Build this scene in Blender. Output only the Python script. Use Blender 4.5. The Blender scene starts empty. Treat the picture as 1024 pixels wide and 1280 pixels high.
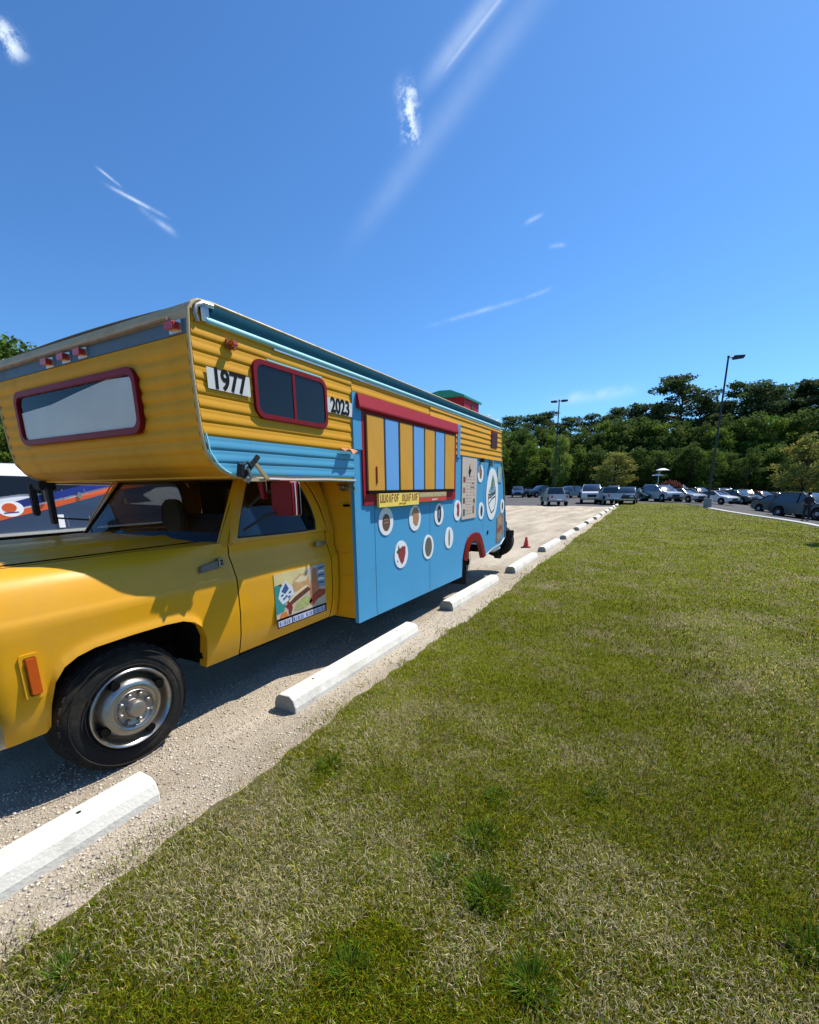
import bpy, bmesh, math, random
import numpy as np
from mathutils import Vector, Matrix
random.seed(7); rng = np.random.default_rng(7)
R = math.radians
SC = bpy.context.scene
COL = SC.collection

# ------------------------------------------------------------------ camera
CAMH = 1.66
B = np.array([[0.881, 0.099, -0.462], [0.472, -0.206, 0.857], [-0.010, -0.974, -0.228]])   # world axes seen from the camera
_u, _s, _v = np.linalg.svd(B); B = _u @ _v
F, PX, PY = 550.0, 512.0, 738.0
cam = bpy.data.cameras.new('camera'); camo = bpy.data.objects.new('camera', cam); COL.objects.link(camo)
cr, cd, cf = B[:, 0], B[:, 1], B[:, 2]
M = Matrix([[cr[0], -cd[0], -cf[0], 0], [cr[1], -cd[1], -cf[1], 0], [cr[2], -cd[2], -cf[2], CAMH], [0, 0, 0, 1]])
camo.matrix_world = M
cam.sensor_fit = 'VERTICAL'; cam.sensor_height = 36.0; cam.sensor_width = 36.0 * .8
cam.lens = 36.0 * F / 1280.0
cam.shift_y = (PY - 640.0) / 1280.0
cam.clip_start = 0.05; cam.clip_end = 4000
SC.camera = camo

def ray(px, py):
    return B @ np.array([px - PX, py - PY, F])
def ray_at(px, py, Y):
    r = ray(px, py); t = Y / r[1]
    return Vector((r[0] * t, Y, CAMH + r[2] * t))
def hz(x, y):                                    # ground height: flat, falling away to the far right
    k = np.clip((np.asarray(y, float) - 9) / 20.0, 0, 1); k = k * k * (3 - 2 * k)
    s = np.asarray(x, float) - 2.0
    return -0.095 * k * np.log1p(np.exp(np.clip(s, -20, 20) * 1.2)) / 1.2
def at(px, py):                                  # where the sight line meets the ground
    r = ray(px, py); lo, hi = 0.1, 400.0
    rr = r / np.linalg.norm(r[:2]); p0 = np.array([0, 0, CAMH])
    for t in np.linspace(0.3, 300, 3000):
        p = p0 + rr * t
        if p[2] <= hz(p[0], p[1]): break
    return Vector((p[0], p[1], float(hz(p[0], p[1]))))

# ------------------------------------------------------------------ light and sky
SUN_AZ, SUN_EL = 27.6, 54.8
sd = Vector((math.sin(R(SUN_AZ)) * math.cos(R(SUN_EL)), math.cos(R(SUN_AZ)) * math.cos(R(SUN_EL)), math.sin(R(SUN_EL))))
sl = bpy.data.lights.new('sun', 'SUN'); sl.energy = 5.0; sl.angle = R(0.53); sl.color = (1.0, .95, .86)
so = bpy.data.objects.new('sun', sl); COL.objects.link(so)
so.rotation_euler = sd.to_track_quat('Z', 'Y').to_euler(); so.location = (10, 10, 30)
SC.view_settings.view_transform = 'Standard'; SC.view_settings.look = 'None'
SC.view_settings.exposure = 0.40; SC.view_settings.gamma = 1.0; SC.view_settings.use_curve_mapping = False

W = bpy.data.worlds.new('World'); SC.world = W; W.use_nodes = True
wn, wl = W.node_tree.nodes, W.node_tree.links
wn.clear()
def N(t, **k):
    n = wn.new(t)
    for a, b in k.items(): setattr(n, a, b)
    return n
def wmath(op, a, b=None, c=None, clamp=False):
    n = N('ShaderNodeMath', operation=op); n.use_clamp = clamp
    for i, v in enumerate((a, b, c)):
        if v is None: continue
        if isinstance(v, (int, float)): n.inputs[i].default_value = v
        else: wl.new(v, n.inputs[i])
    return n.outputs[0]
wout = N('ShaderNodeOutputWorld'); bg = N('ShaderNodeBackground'); wl.new(bg.outputs[0], wout.inputs[0])
sky = N('ShaderNodeTexSky'); sky.sky_type = 'NISHITA'; sky.sun_disc = False
sky.sun_elevation = R(SUN_EL); sky.sun_rotation = R(SUN_AZ); sky.altitude = 150
sky.air_density = 1.0; sky.dust_density = 0.35; sky.ozone_density = 2.2
SKY_STR = 0.074
bg.inputs[1].default_value = SKY_STR
tint = N('ShaderNodeMix', data_type='RGBA', blend_type='MULTIPLY'); tint.inputs[0].default_value = 1.0
wl.new(sky.outputs[0], tint.inputs[6]); tint.inputs[7].default_value = (0.70, 1.23, 1.74, 1)
tc = N('ShaderNodeTexCoord')
nz = N('ShaderNodeTexNoise'); nz.inputs['Scale'].default_value = 30; nz.inputs['Detail'].default_value = 8; nz.inputs['Roughness'].default_value = .62
wl.new(tc.outputs['Generated'], nz.inputs['Vector'])
nzf = nz.outputs['Fac']
nz2 = N('ShaderNodeTexNoise'); nz2.inputs['Scale'].default_value = 62; nz2.inputs['Detail'].default_value = 4; nz2.inputs['Roughness'].default_value = .7
wl.new(tc.outputs['Generated'], nz2.inputs['Vector'])
def dotv(v):
    n = N('ShaderNodeVectorMath', operation='DOT_PRODUCT'); wl.new(tc.outputs['Generated'], n.inputs[0]); n.inputs[1].default_value = tuple(v)
    return n.outputs['Value']
cloud = None
def wisp(p, q, width, amount, rough=1.0, fine=False, smooth=False):
    """a thin pale streak whose ends stand in the directions p and q of the sky"""
    global cloud
    a = Vector(ray(*p)).normalized(); b = Vector(ray(*q)).normalized()
    c = (a + b).normalized(); u = (b - a); L = u.length / 2; u = (u - c * u.dot(c)).normalized(); v = c.cross(u)
    su, sv = dotv(u), dotv(v)
    wob = wmath('MULTIPLY', wmath('SUBTRACT', nzf, .5), width * rough * 2.2)
    sv = wmath('ADD', sv, wob)
    eu = wmath('POWER', wmath('ABSOLUTE', wmath('DIVIDE', su, L)), 4.0)
    ev = wmath('POWER', wmath('ABSOLUTE', wmath('DIVIDE', sv, width)), 2.0)
    g = wmath('EXPONENT', wmath('MULTIPLY', wmath('ADD', eu, ev), -1.0))
    front = wmath('GREATER_THAN', dotv(c), 0.2)
    g = wmath('MULTIPLY', g, front)
    nf = nz2.outputs['Fac'] if fine else nzf
    k = wmath('MULTIPLY', wmath('SUBTRACT', nf, .32 if not fine else .40), 3.2 if not fine else 5.5, clamp=True)
    if smooth: k = wmath('ADD', wmath('MULTIPLY', k, .25), .75)
    g = wmath('MULTIPLY', wmath('MULTIPLY', g, k), amount)
    cloud = g if cloud is None else wmath('MAXIMUM', cloud, g)
wisp((509, 104), (515, 182), .0125, 1.0, 1.1, True)
wisp((503, 100), (512, 150), .016, .14, 1.0)
wisp((532, 104), (648, -40), .0115, .30, .03, smooth=True)  # this and the next two: straight, smooth pale streaks
wisp((552, 92), (648, -30), .0035, .42, .03, smooth=True)
wisp((452, 288), (706, -50), .017, .13, .04, smooth=True)
wisp((-4, 22), (24, 74), .010, .9, 1.1, True)
wisp((140, 235), (202, 268), .0022, .8, .5)
wisp((122, 210), (150, 232), .0015, .5, .5)
wisp((178, 262), (218, 292), .004, .4, .5)
wisp((545, 405), (652, 374), .0035, .32, .5)
wisp((658, 372), (688, 361), .003, .4, .5)
wisp((656, 280), (678, 268), .003, .28, .5)
wisp((686, 308), (706, 306), .003, .28, .5)
wisp((690, 502), (792, 488), .010, .30, .6)
cm = N('ShaderNodeMix', data_type='RGBA'); wl.new(wmath('MULTIPLY', cloud, 1.0, clamp=True), cm.inputs[0])
wl.new(tint.outputs[2], cm.inputs[6]); cm.inputs[7].default_value = (9.5, 11.0, 13.0, 1)
wl.new(cm.outputs[2], bg.inputs[0])

# ------------------------------------------------------------------ materials
MATS = {}
def mat(name, col, rough=.6, metal=0., var=.12, scale=6., bump=0., bscale=None, coat=0., spec=.5, dirt=0., trans=0.):
    if name in MATS: return MATS[name]
    m = bpy.data.materials.new(name); m.use_nodes = True; nt = m.node_tree; nd, lk = nt.nodes, nt.links
    p = nd['Principled BSDF']; p.inputs['Roughness'].default_value = rough; p.inputs['Metallic'].default_value = metal
    p.inputs['Specular IOR Level'].default_value = spec; p.inputs['Coat Weight'].default_value = coat; p.inputs['Coat Roughness'].default_value = .12
    t = nd.new('ShaderNodeTexCoord'); n = nd.new('ShaderNodeTexNoise'); n.inputs['Scale'].default_value = scale; n.inputs['Detail'].default_value = 5
    lk.new(t.outputs['Object'], n.inputs['Vector'])
    mx = nd.new('ShaderNodeMix'); mx.data_type = 'RGBA'
    lk.new(n.outputs['Fac'], mx.inputs[0])
    if metal < .5: col = [c * .82 for c in col]
    a = [max(0, c * (1 - var)) for c in col]; b = [min(1, c * (1 + var)) for c in col]
    mx.inputs[6].default_value = (*a, 1); mx.inputs[7].default_value = (*b, 1)
    out = mx.outputs[2]
    if dirt:
        n2 = nd.new('ShaderNodeTexNoise'); n2.inputs['Scale'].default_value = scale * .45; n2.inputs['Detail'].default_value = 9; n2.inputs['Roughness'].default_value = .7
        lk.new(t.outputs['Object'], n2.inputs['Vector'])
        rp = nd.new('ShaderNodeMapRange'); rp.inputs[1].default_value = .5; rp.inputs[2].default_value = .78; rp.inputs[3].default_value = 0; rp.inputs[4].default_value = dirt
        lk.new(n2.outputs['Fac'], rp.inputs[0])
        m2 = nd.new('ShaderNodeMix'); m2.data_type = 'RGBA'; lk.new(rp.outputs[0], m2.inputs[0]); lk.new(out, m2.inputs[6]); m2.inputs[7].default_value = (.16, .13, .09, 1)
        out = m2.outputs[2]
        ad = nd.new('ShaderNodeMath'); ad.operation = 'ADD'; ad.inputs[1].default_value = rough; lk.new(rp.outputs[0], ad.inputs[0]); lk.new(ad.outputs[0], p.inputs['Roughness'])
    lk.new(out, p.inputs['Base Color'])
    if bump:
        n3 = nd.new('ShaderNodeTexNoise'); n3.inputs['Scale'].default_value = bscale or scale * 4; n3.inputs['Detail'].default_value = 6
        lk.new(t.outputs['Object'], n3.inputs['Vector'])
        bp = nd.new('ShaderNodeBump'); bp.inputs['Strength'].default_value = bump; bp.inputs['Distance'].default_value = .01
        lk.new(n3.outputs['Fac'], bp.inputs['Height']); lk.new(bp.outputs[0], p.inputs['Normal'])
    if trans: p.inputs['Transmission Weight'].default_value = trans
    MATS[name] = m; return m
def glassmat(name, tintc=(.12, .14, .15), opac=.55):
    if name in MATS: return MATS[name]
    m = bpy.data.materials.new(name); m.use_nodes = True; nd, lk = m.node_tree.nodes, m.node_tree.links; nd.clear()
    o = nd.new('ShaderNodeOutputMaterial'); tr = nd.new('ShaderNodeBsdfTransparent'); gl = nd.new('ShaderNodeBsdfGlossy'); df = nd.new('ShaderNodeBsdfDiffuse')
    tr.inputs[0].default_value = (*[c ** .5 for c in tintc], 1); gl.inputs['Roughness'].default_value = .02; df.inputs[0].default_value = (.01, .012, .014, 1)
    n = nd.new('ShaderNodeTexNoise'); n.inputs['Scale'].default_value = 2.5; bp = nd.new('ShaderNodeBump'); bp.inputs['Strength'].default_value = .02
    lk.new(n.outputs['Fac'], bp.inputs['Height']); lk.new(bp.outputs[0], gl.inputs['Normal'])
    fr = nd.new('ShaderNodeFresnel'); fr.inputs[0].default_value = 1.38 if name == 'clear_glass' else 1.45
    a = nd.new('ShaderNodeMixShader'); a.inputs[0].default_value = opac; lk.new(tr.outputs[0], a.inputs[1]); lk.new(df.outputs[0], a.inputs[2])
    b = nd.new('ShaderNodeMixShader'); lk.new(fr.outputs[0], b.inputs[0]); lk.new(a.outputs[0], b.inputs[1]); lk.new(gl.outputs[0], b.inputs[2]); lk.new(b.outputs[0], o.inputs[0])
    MATS[name] = m; return m

# ------------------------------------------------------------------ object helpers
WLOC = {}
def tag(o, label=None, cat=None, group=None, kind=None):
    if label: o['label'] = label
    if cat: o['category'] = cat
    if group: o['group'] = group
    if kind: o['kind'] = kind
    return o
def thing(name, loc, label, cat, group=None):
    o = bpy.data.objects.new(name, None); COL.objects.link(o); o.location = loc; o.empty_display_size = .2
    WLOC[o] = Vector(loc); return tag(o, label, cat, group)
NOSPLIT = {'tread', 'sidewall_rib', 'roof_and_pillars'}
def split_loose(o, name, parent):            # pieces that stand apart become objects of their own
    me = o.data; n = len(me.vertices); lab = list(range(n))
    def find(a):
        while lab[a] != a: lab[a] = lab[lab[a]]; a = lab[a]
        return a
    for e in me.edges:
        a, b = find(e.vertices[0]), find(e.vertices[1])
        if a != b: lab[a] = b
    comp = {}
    for i in range(n): comp.setdefault(find(i), []).append(i)
    if len(comp) < 2: return
    co = np.array([v.co[:] for v in me.vertices]); boxes = [[set(c), co[c].min(0) - .004, co[c].max(0) + .004] for c in comp.values()]
    merged = True
    while merged:
        merged = False
        for i in range(len(boxes)):
            for j in range(len(boxes) - 1, i, -1):
                if np.all(boxes[i][1] <= boxes[j][2]) and np.all(boxes[j][1] <= boxes[i][2]):
                    boxes[i][0] |= boxes[j][0]; boxes[i][1] = np.minimum(boxes[i][1], boxes[j][1]); boxes[i][2] = np.maximum(boxes[i][2], boxes[j][2]); del boxes[j]; merged = True
    if len(boxes) < 2: return
    for idx, (vs, lo, hi) in enumerate(boxes):
        bm = bmesh.new(); bm.from_mesh(me); bm.verts.ensure_lookup_table()
        bmesh.ops.delete(bm, geom=[v for v in bm.verts if v.index not in vs], context='VERTS')
        c = Vector(((lo + hi) / 2).tolist()); bmesh.ops.translate(bm, verts=bm.verts, vec=-c)
        nm = bpy.data.meshes.new(name); bm.to_mesh(nm); bm.free(); nm.materials.append(me.materials[0])
        if idx == 0: first = (nm, c)
        else:
            q_ = bpy.data.objects.new(name, nm); COL.objects.link(q_); q_.parent = parent; q_.location = o.location + c
    o.data = first[0]; o.location = o.location + first[1]; WLOC[o] = WLOC[o] + first[1]
class MB:
    """collects vertices and faces given in world coordinates"""
    def __init__(s): s.v = []; s.f = []
    def add(s, vs, fs):
        n = len(s.v); s.v += [tuple(map(float, v)) for v in vs]; s.f += [tuple(i + n for i in f) for f in fs]; return s
    def box(s, x0, x1, y0, y1, z0, z1):
        return s.add([(x, y, z) for x in (x0, x1) for y in (y0, y1) for z in (z0, z1)],
                     [(0, 1, 3, 2), (4, 6, 7, 5), (0, 4, 5, 1), (2, 3, 7, 6), (0, 2, 6, 4), (1, 5, 7, 3)])
    def tube(s, pts, r, n=8, cap=True):
        pts = [Vector(p) for p in pts]; rs = r if isinstance(r, (list, tuple)) else [r] * len(pts)
        vs = []; up = None
        for i, p in enumerate(pts):
            d = (pts[min(i + 1, len(pts) - 1)] - pts[max(i - 1, 0)]).normalized()
            if up is None: up = d.orthogonal().normalized()
            a = (up - d * up.dot(d)).normalized(); b = d.cross(a); up = a
            for k in range(n):
                t = 2 * math.pi * k / n; vs.append(p + (a * math.cos(t) + b * math.sin(t)) * rs[i])
        fs = [(i * n + k, i * n + (k + 1) % n, (i + 1) * n + (k + 1) % n, (i + 1) * n + k) for i in range(len(pts) - 1) for k in range(n)]
        if cap: fs += [tuple(range(n))[::-1], tuple((len(pts) - 1) * n + k for k in range(n))]
        return s.add(vs, fs)
    def bar(s, a, b, w, h):                     # square bar from a to b
        a, b = Vector(a), Vector(b); d = (b - a).normalized(); u = d.cross(Vector((0, 0, 1)))
        u = u.normalized() if u.length > .01 else Vector((1, 0, 0)); v = u.cross(d)
        vs = [p + u * i * w / 2 + v * j * h / 2 for p in (a, b) for i, j in ((-1, -1), (1, -1), (1, 1), (-1, 1))]
        return s.add(vs, [(0, 3, 2, 1), (4, 5, 6, 7), (0, 1, 5, 4), (1, 2, 6, 5), (2, 3, 7, 6), (3, 0, 4, 7)])
    def lathe(s, c, axis, prof, n=40):          # prof: list of (distance along axis, radius)
        c = Vector(c); ax = Vector(axis).normalized(); a = ax.orthogonal().normalized(); b = ax.cross(a); vs = []
        for d, r in prof:
            for k in range(n):
                t = 2 * math.pi * k / n; vs.append(c + ax * d + (a * math.cos(t) + b * math.sin(t)) * max(r, 1e-4))
        return s.add(vs, [(i * n + k, i * n + (k + 1) % n, (i + 1) * n + (k + 1) % n, (i + 1) * n + k) for i in range(len(prof) - 1) for k in range(n)])
    def prism(s, poly, fn, t0, t1):             # poly of 2-D points; fn(a, b, t) -> world point
        n = len(poly); vs = [fn(a, b, t0) for a, b in poly] + [fn(a, b, t1) for a, b in poly]
        return s.add(vs, [tuple(range(n))[::-1], tuple(range(n, 2 * n))] + [(i, (i + 1) % n, n + (i + 1) % n, n + i) for i in range(n)])
    def ring(s, outer, inner, fn, t0, t1):
        n = len(outer); vs = [fn(a, b, t) for t in (t0, t1) for L in (outer, inner) for a, b in L]; fs = []
        for i in range(n):
            j = (i + 1) % n; fs += [(i, j, n + j, n + i), (2 * n + i, 3 * n + i, 3 * n + j, 2 * n + j), (i, 2 * n + i, 2 * n + j, j), (n + i, n + j, 3 * n + j, 3 * n + i)]
        return s.add(vs, fs)
    def grid(s, rows):
        m = len(rows[0]); vs = [p for r in rows for p in r]
        return s.add(vs, [(i * m + j, i * m + j + 1, (i + 1) * m + j + 1, (i + 1) * m + j) for i in range(len(rows) - 1) for j in range(m - 1)])
    def build(s, name, m, parent=None, smooth=False, bevel=0., origin=None, tri=False, solid=0.):
        V = np.array(s.v); ml = m if isinstance(m, list) else [m]
        if parent is not None and origin is None:
            org = Vector(((V.min(0) + V.max(0)) / 2).tolist())
        else: org = Vector(origin) if origin is not None else Vector((0, 0, 0))
        me = bpy.data.meshes.new(name); me.from_pydata([tuple(Vector(v) - org) for v in s.v], [], s.f)
        bm = bmesh.new(); bm.from_mesh(me)
        bmesh.ops.recalc_face_normals(bm, faces=bm.faces)
        if bevel: bmesh.ops.bevel(bm, geom=list(bm.edges), offset=bevel, segments=2, affect='EDGES', clamp_overlap=True)
        if tri: bmesh.ops.triangulate(bm, faces=[f for f in bm.faces if len(f.verts) > 4])
        bm.to_mesh(me); bm.free()
        for q in ml: me.materials.append(q)
        if smooth:
            me.polygons.foreach_set('use_smooth', [True] * len(me.polygons))
            try: me.set_sharp_from_angle(angle=R(38))
            except Exception: pass
        o = bpy.data.objects.new(name, me); COL.objects.link(o)
        pl = WLOC.get(parent, Vector((0, 0, 0))) if parent is not None else Vector((0, 0, 0))
        if parent is not None: o.parent = parent
        o.location = org - pl; WLOC[o] = org
        if solid:
            md = o.modifiers.new('thickness', 'SOLIDIFY'); md.thickness = solid; md.offset = 0
        if parent is not None and name not in NOSPLIT and not isinstance(m, list): split_loose(o, name, parent)
        return o
def rrect(cx, cz, w, h, r, n=5):
    P = []
    for sx, sz, a0 in ((1, 1, 0), (-1, 1, 90), (-1, -1, 180), (1, -1, 270)):
        for k in range(n + 1):
            a = R(a0 + 90 * k / n); P.append((cx + sx * (w / 2 - r) + r * math.cos(a), cz + sz * (h / 2 - r) + r * math.sin(a)))
    return P
def circ(cx, cz, rx, rz=None, n=28):
    rz = rz or rx; return [(cx + rx * math.cos(2 * math.pi * k / n), cz + rz * math.sin(2 * math.pi * k / n)) for k in range(n)]
def yz(a, b, t): return (t, a, b)      # polygon in the (Y, z) plane, extruded along X
def xz(a, b, t): return (a, t, b)
def xy(a, b, t): return (a, b, t)
def vnoise(x, y, s, seed=0):           # smooth value noise, 0..1
    x = np.asarray(x) * s + seed * 17.3; y = np.asarray(y) * s - seed * 9.1
    xi, yi = np.floor(x), np.floor(y); fx, fy = x - xi, y - yi; fx = fx * fx * (3 - 2 * fx); fy = fy * fy * (3 - 2 * fy)
    h = lambda a, b: np.modf(np.abs(np.sin(a * 127.1 + b * 311.7) * 43758.5453))[0]
    return (h(xi, yi) * (1 - fx) + h(xi + 1, yi) * fx) * (1 - fy) + (h(xi, yi + 1) * (1 - fx) + h(xi + 1, yi + 1) * fx) * fy
def fast_mesh(name, verts, faces_flat, sizes, m, cols=None, smooth=False):
    me = bpy.data.meshes.new(name); me.vertices.add(len(verts)); me.vertices.foreach_set('co', np.asarray(verts, np.float32).ravel())
    me.loops.add(len(faces_flat)); me.loops.foreach_set('vertex_index', np.asarray(faces_flat, np.int32))
    st = np.concatenate([[0], np.cumsum(sizes)[:-1]]).astype(np.int32)
    me.polygons.add(len(sizes)); me.polygons.foreach_set('loop_start', st); me.polygons.foreach_set('loop_total', np.asarray(sizes, np.int32))
    if cols is not None:
        at_ = me.color_attributes.new('tone', 'FLOAT_COLOR', 'POINT'); c4 = np.ones((len(verts), 4), np.float32); c4[:, :3] = cols; at_.data.foreach_set('color', c4.ravel())
    me.materials.append(m); me.update(calc_edges=True)
    if smooth: me.polygons.foreach_set('use_smooth', [True] * len(sizes))
    return me
def txt(body, size, depth=.001, bold=0.):
    c = bpy.data.curves.new('writing', 'FONT'); c.body = body; c.size = size; c.extrude = depth; c.offset = bold; c.align_x = 'CENTER'; c.align_y = 'CENTER'
    o = bpy.data.objects.new('writing', c); COL.objects.link(o); dg = bpy.context.evaluated_depsgraph_get(); me = bpy.data.meshes.new_from_object(o.evaluated_get(dg))
    bpy.data.objects.remove(o); return me
def put_text(name, body, size, centre, parent, m, sx=1., bold=0., facing='x', rot=0.):
    me = txt(body, size, .0008, bold); me.materials.clear(); me.materials.append(m)
    o = bpy.data.objects.new(name, me); COL.objects.link(o); o.parent = parent
    if facing == 'x': Mx = Matrix(((0, 0, 1), (1, 0, 0), (0, 1, 0)))        # text x -> +Y, text y -> +Z, faces +X
    else: Mx = Matrix(((1, 0, 0), (0, 0, -1), (0, 1, 0)))                    # faces -Y
    o.matrix_local = Matrix.Translation(Vector(centre) - WLOC[parent]) @ (Mx @ Matrix.Rotation(rot, 3, 'Z')).to_4x4() @ Matrix.Diagonal((sx, 1, 1, 1))
    return o

# ------------------------------------------------------------------ the ground
def ground_mat(name, build):
    m = bpy.data.materials.new(name); m.use_nodes = True; nt = m.node_tree
    p = nt.nodes['Principled BSDF']; p.inputs['Roughness'].default_value = .9; p.inputs['Specular IOR Level'].default_value = .08
    t = nt.nodes.new('ShaderNodeTexCoord')
    def noise(s, d=6, r=.6, sc=(1, 1, 1)):
        mp = nt.nodes.new('ShaderNodeMapping'); mp.inputs['Scale'].default_value = sc; nt.links.new(t.outputs['Object'], mp.inputs[0])
        n = nt.nodes.new('ShaderNodeTexNoise'); n.inputs['Scale'].default_value = s; n.inputs['Detail'].default_value = d; n.inputs['Roughness'].default_value = r; nt.links.new(mp.outputs[0], n.inputs[0]); return n.outputs['Fac']
    def vor(s, feat='F1'):
        n = nt.nodes.new('ShaderNodeTexVoronoi'); n.inputs['Scale'].default_value = s; n.feature = feat; nt.links.new(t.outputs['Object'], n.inputs[0]); return n
    def ramp(f, *st):
        r = nt.nodes.new('ShaderNodeValToRGB'); e = r.color_ramp.elements
        while len(e) < len(st): e.new(.5)
        for i, (q, c) in enumerate(st): e[i].position = q; e[i].color = (*c, 1)
        nt.links.new(f, r.inputs[0]); return r.outputs[0]
    def mix(f, a, b, mode='MIX'):
        x = nt.nodes.new('ShaderNodeMix'); x.data_type = 'RGBA'; x.blend_type = mode
        for i, q in ((0, f), (6, a), (7, b)):
            if isinstance(q, (int, float)): x.inputs[i].default_value = q
            elif isinstance(q, tuple): x.inputs[i].default_value = (*q, 1)
            else: nt.links.new(q, x.inputs[i])
        return x.outputs[2]
    def bump(h, s, d=.02):
        b = nt.nodes.new('ShaderNodeBump'); b.inputs['Strength'].default_value = s; b.inputs['Distance'].default_value = d; nt.links.new(h, b.inputs['Height']); nt.links.new(b.outputs[0], p.inputs['Normal'])
    build(noise, vor, ramp, mix, bump, p, nt); return m
def g_gravel(noise, vor, ramp, mix, bump, p, nt):
    base = ramp(noise(.6, 8, .7), (.3, (.45, .385, .28)), (.7, (.59, .51, .385)))
    v = vor(110); st = ramp(v.outputs['Color'], (0, (.21, .17, .125)), (.45, (.48, .41, .315)), (1, (.76, .68, .56)))
    c = mix(.62, base, st)
    v3 = vor(40); sp = ramp(v3.outputs['Color'], (0, (.30, .25, .19)), (.5, (.42, .35, .27)), (1, (.60, .53, .43)))
    c = mix(.3, c, sp)
    big = ramp(noise(.9, 4, .6, (1.6, .35, 1)), (.36, (.72, .70, .67)), (.62, (1.08, 1.07, 1.05)))
    c = mix(1.0, c, big, 'MULTIPLY')
    nt.links.new(c, p.inputs['Base Color'])
    v2 = vor(110)
    ad = nt.nodes.new('ShaderNodeMath'); ad.operation = 'MULTIPLY_ADD'; nt.links.new(noise(140, 6, .8), ad.inputs[0]); ad.inputs[1].default_value = 1.6; nt.links.new(v2.outputs['Distance'], ad.inputs[2])
    bump(ad.outputs[0], .75, .009)
def g_asph(noise, vor, ramp, mix, bump, p, nt):
    c = ramp(noise(.35, 6, .6), (.3, (.085, .085, .088)), (.7, (.125, .122, .118)))
    sp = ramp(noise(220, 3), (.35, (.75, .75, .75)), (.65, (1.2, 1.2, 1.2)))
    nt.links.new(mix(1.0, c, sp, 'MULTIPLY'), p.inputs['Base Color']); bump(noise(180), .3)
def g_lawn(noise, vor, ramp, mix, bump, p, nt):
    g = ramp(noise(.9, 9, .72), (.33, (.110, .125, .010)), (.55, (.165, .175, .016)), (.75, (.26, .235, .05)))
    fine = ramp(noise(90, 6, .8), (.30, (.35, .4, .3)), (.62, (1.15, 1.15, 1.1)), (.8, (1.9, 1.75, 1.5)))
    c = mix(1.0, g, fine, 'MULTIPLY')
    soil = ramp(noise(60, 5, .7), (.3, (.11, .085, .05)), (.7, (.34, .275, .175)))
    msk = ramp(noise(1.3, 9, .8), (.47, (0, 0, 0)), (.62, (.9, .9, .9)))
    c = mix(msk, c, soil)
    nt.links.new(c, p.inputs['Base Color']); bump(noise(130, 8, .8), .8, .03)
def g_base(noise, vor, ramp, mix, bump, p, nt):
    nt.links.new(ramp(noise(.05, 8), (.35, (.05, .065, .022)), (.7, (.11, .10, .05))), p.inputs['Base Color'])
M_gravel, M_asph, M_lawn, M_base = ground_mat('gravel', g_gravel), ground_mat('asphalt', g_asph), ground_mat('lawn', g_lawn), ground_mat('rough_ground', g_base)

def sheet(name, m, x0, x1, y0, y1, step, dz, keep=None):
    xs = np.arange(x0, x1 + .01, step); ys = np.arange(y0, y1 + .01, step); X, Y = np.meshgrid(xs, ys, indexing='ij'); Z = hz(X, Y) + dz
    v = np.stack([X, Y, Z], -1).reshape(-1, 3); n = len(ys); f = []
    for i in range(len(xs) - 1):
        for j in range(n - 1): f += [i * n + j, (i + 1) * n + j, (i + 1) * n + j + 1, i * n + j + 1]
    me = fast_mesh(name, v, f, [4] * (len(f) // 4), m, smooth=True); o = bpy.data.objects.new(name, me); COL.objects.link(o); return tag(o, kind='structure')
def strip(name, m, rows, dz, kind='structure'):   # rows: list of rows of (x, y)
    me_v = [(x, y, float(hz(x, y)) + dz) for r in rows for x, y in r]; w = len(rows[0]); f = []
    for i in range(len(rows) - 1):
        for j in range(w - 1): f += [i * w + j, i * w + j + 1, (i + 1) * w + j + 1, (i + 1) * w + j]
    me = fast_mesh(name, me_v, f, [4] * (len(f) // 4), m, smooth=True); o = bpy.data.objects.new(name, me); COL.objects.link(o); return tag(o, kind=kind)
g0 = MB(); g0.box(-1500, 1500, -1500, 1500, -2.6, -2.5); g0.build('ground', M_base, smooth=False)['kind'] = 'structure'
tag(sheet('terrain', M_base, -150, 150, -70, 170, 5, -.16), kind='structure')
sheet('asphalt', M_asph, -90, 60, 34, 84, 2, -.03)
# the gravel lot: a sheet with an uneven far edge, everything west of the lawn
rows = []
for y in np.arange(-30, 39.01, 1.0):
    rows.append([(x, y + (.5 * math.sin(x * .7) + .3 * math.sin(x * 2.1 + 1) if y > 38 else 0)) for x in np.concatenate([np.arange(-60, -6, 3.), np.arange(-6, 1.1, .5)])])
strip('gravel', M_gravel, rows, 0.0)
# lawn
def lawn_left(y):
    return -1.90 + .03 * math.sin(y * 1.1 + .6) + .014 * math.sin(y * 3.7 + 1) + .012 * math.sin(y * 9.1) + .012 * math.sin(y * 23.) - .008 * max(0, y - 5)
curb_px = [(884, 636), (905, 640), (935, 645), (970, 650), (1000, 655), (1024, 660)]
curb = [at(*p) for p in curb_px]
last = curb[-1]; curb += [Vector((last.x + 1.9, last.y - 7, 0)), Vector((last.x + 4.2, last.y - 16, 0)), Vector((last.x + 8, last.y - 34, 0)), Vector((last.x + 11, last.y - 55, 0))]
top_l, top_r = at(766, 629.6), at(850, 629.0)
print('curb', [tuple(round(q, 1) for q in c) for c in curb], top_l, top_r)
cy = [c.y for c in curb][::-1]; cx = [c.x for c in curb][::-1]
def lawn_right(y):
    if y > curb[0].y: return curb[0].x - (y - curb[0].y) * .25
    return float(np.interp(y, cy, cx))
ytop = (top_l.y + top_r.y) / 2 + .5
rows = []
ysamp = np.concatenate([np.arange(-20, 0, 2.), np.arange(0, 14, .06), np.arange(14, ytop, .5)])
for y in ysamp:
    a, b = lawn_left(y), lawn_right(y); rows.append([(a + (b - a) * (k / 16.) ** 1.3, y) for k in range(17)])
strip('lawn', M_lawn, rows, .018)
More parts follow.
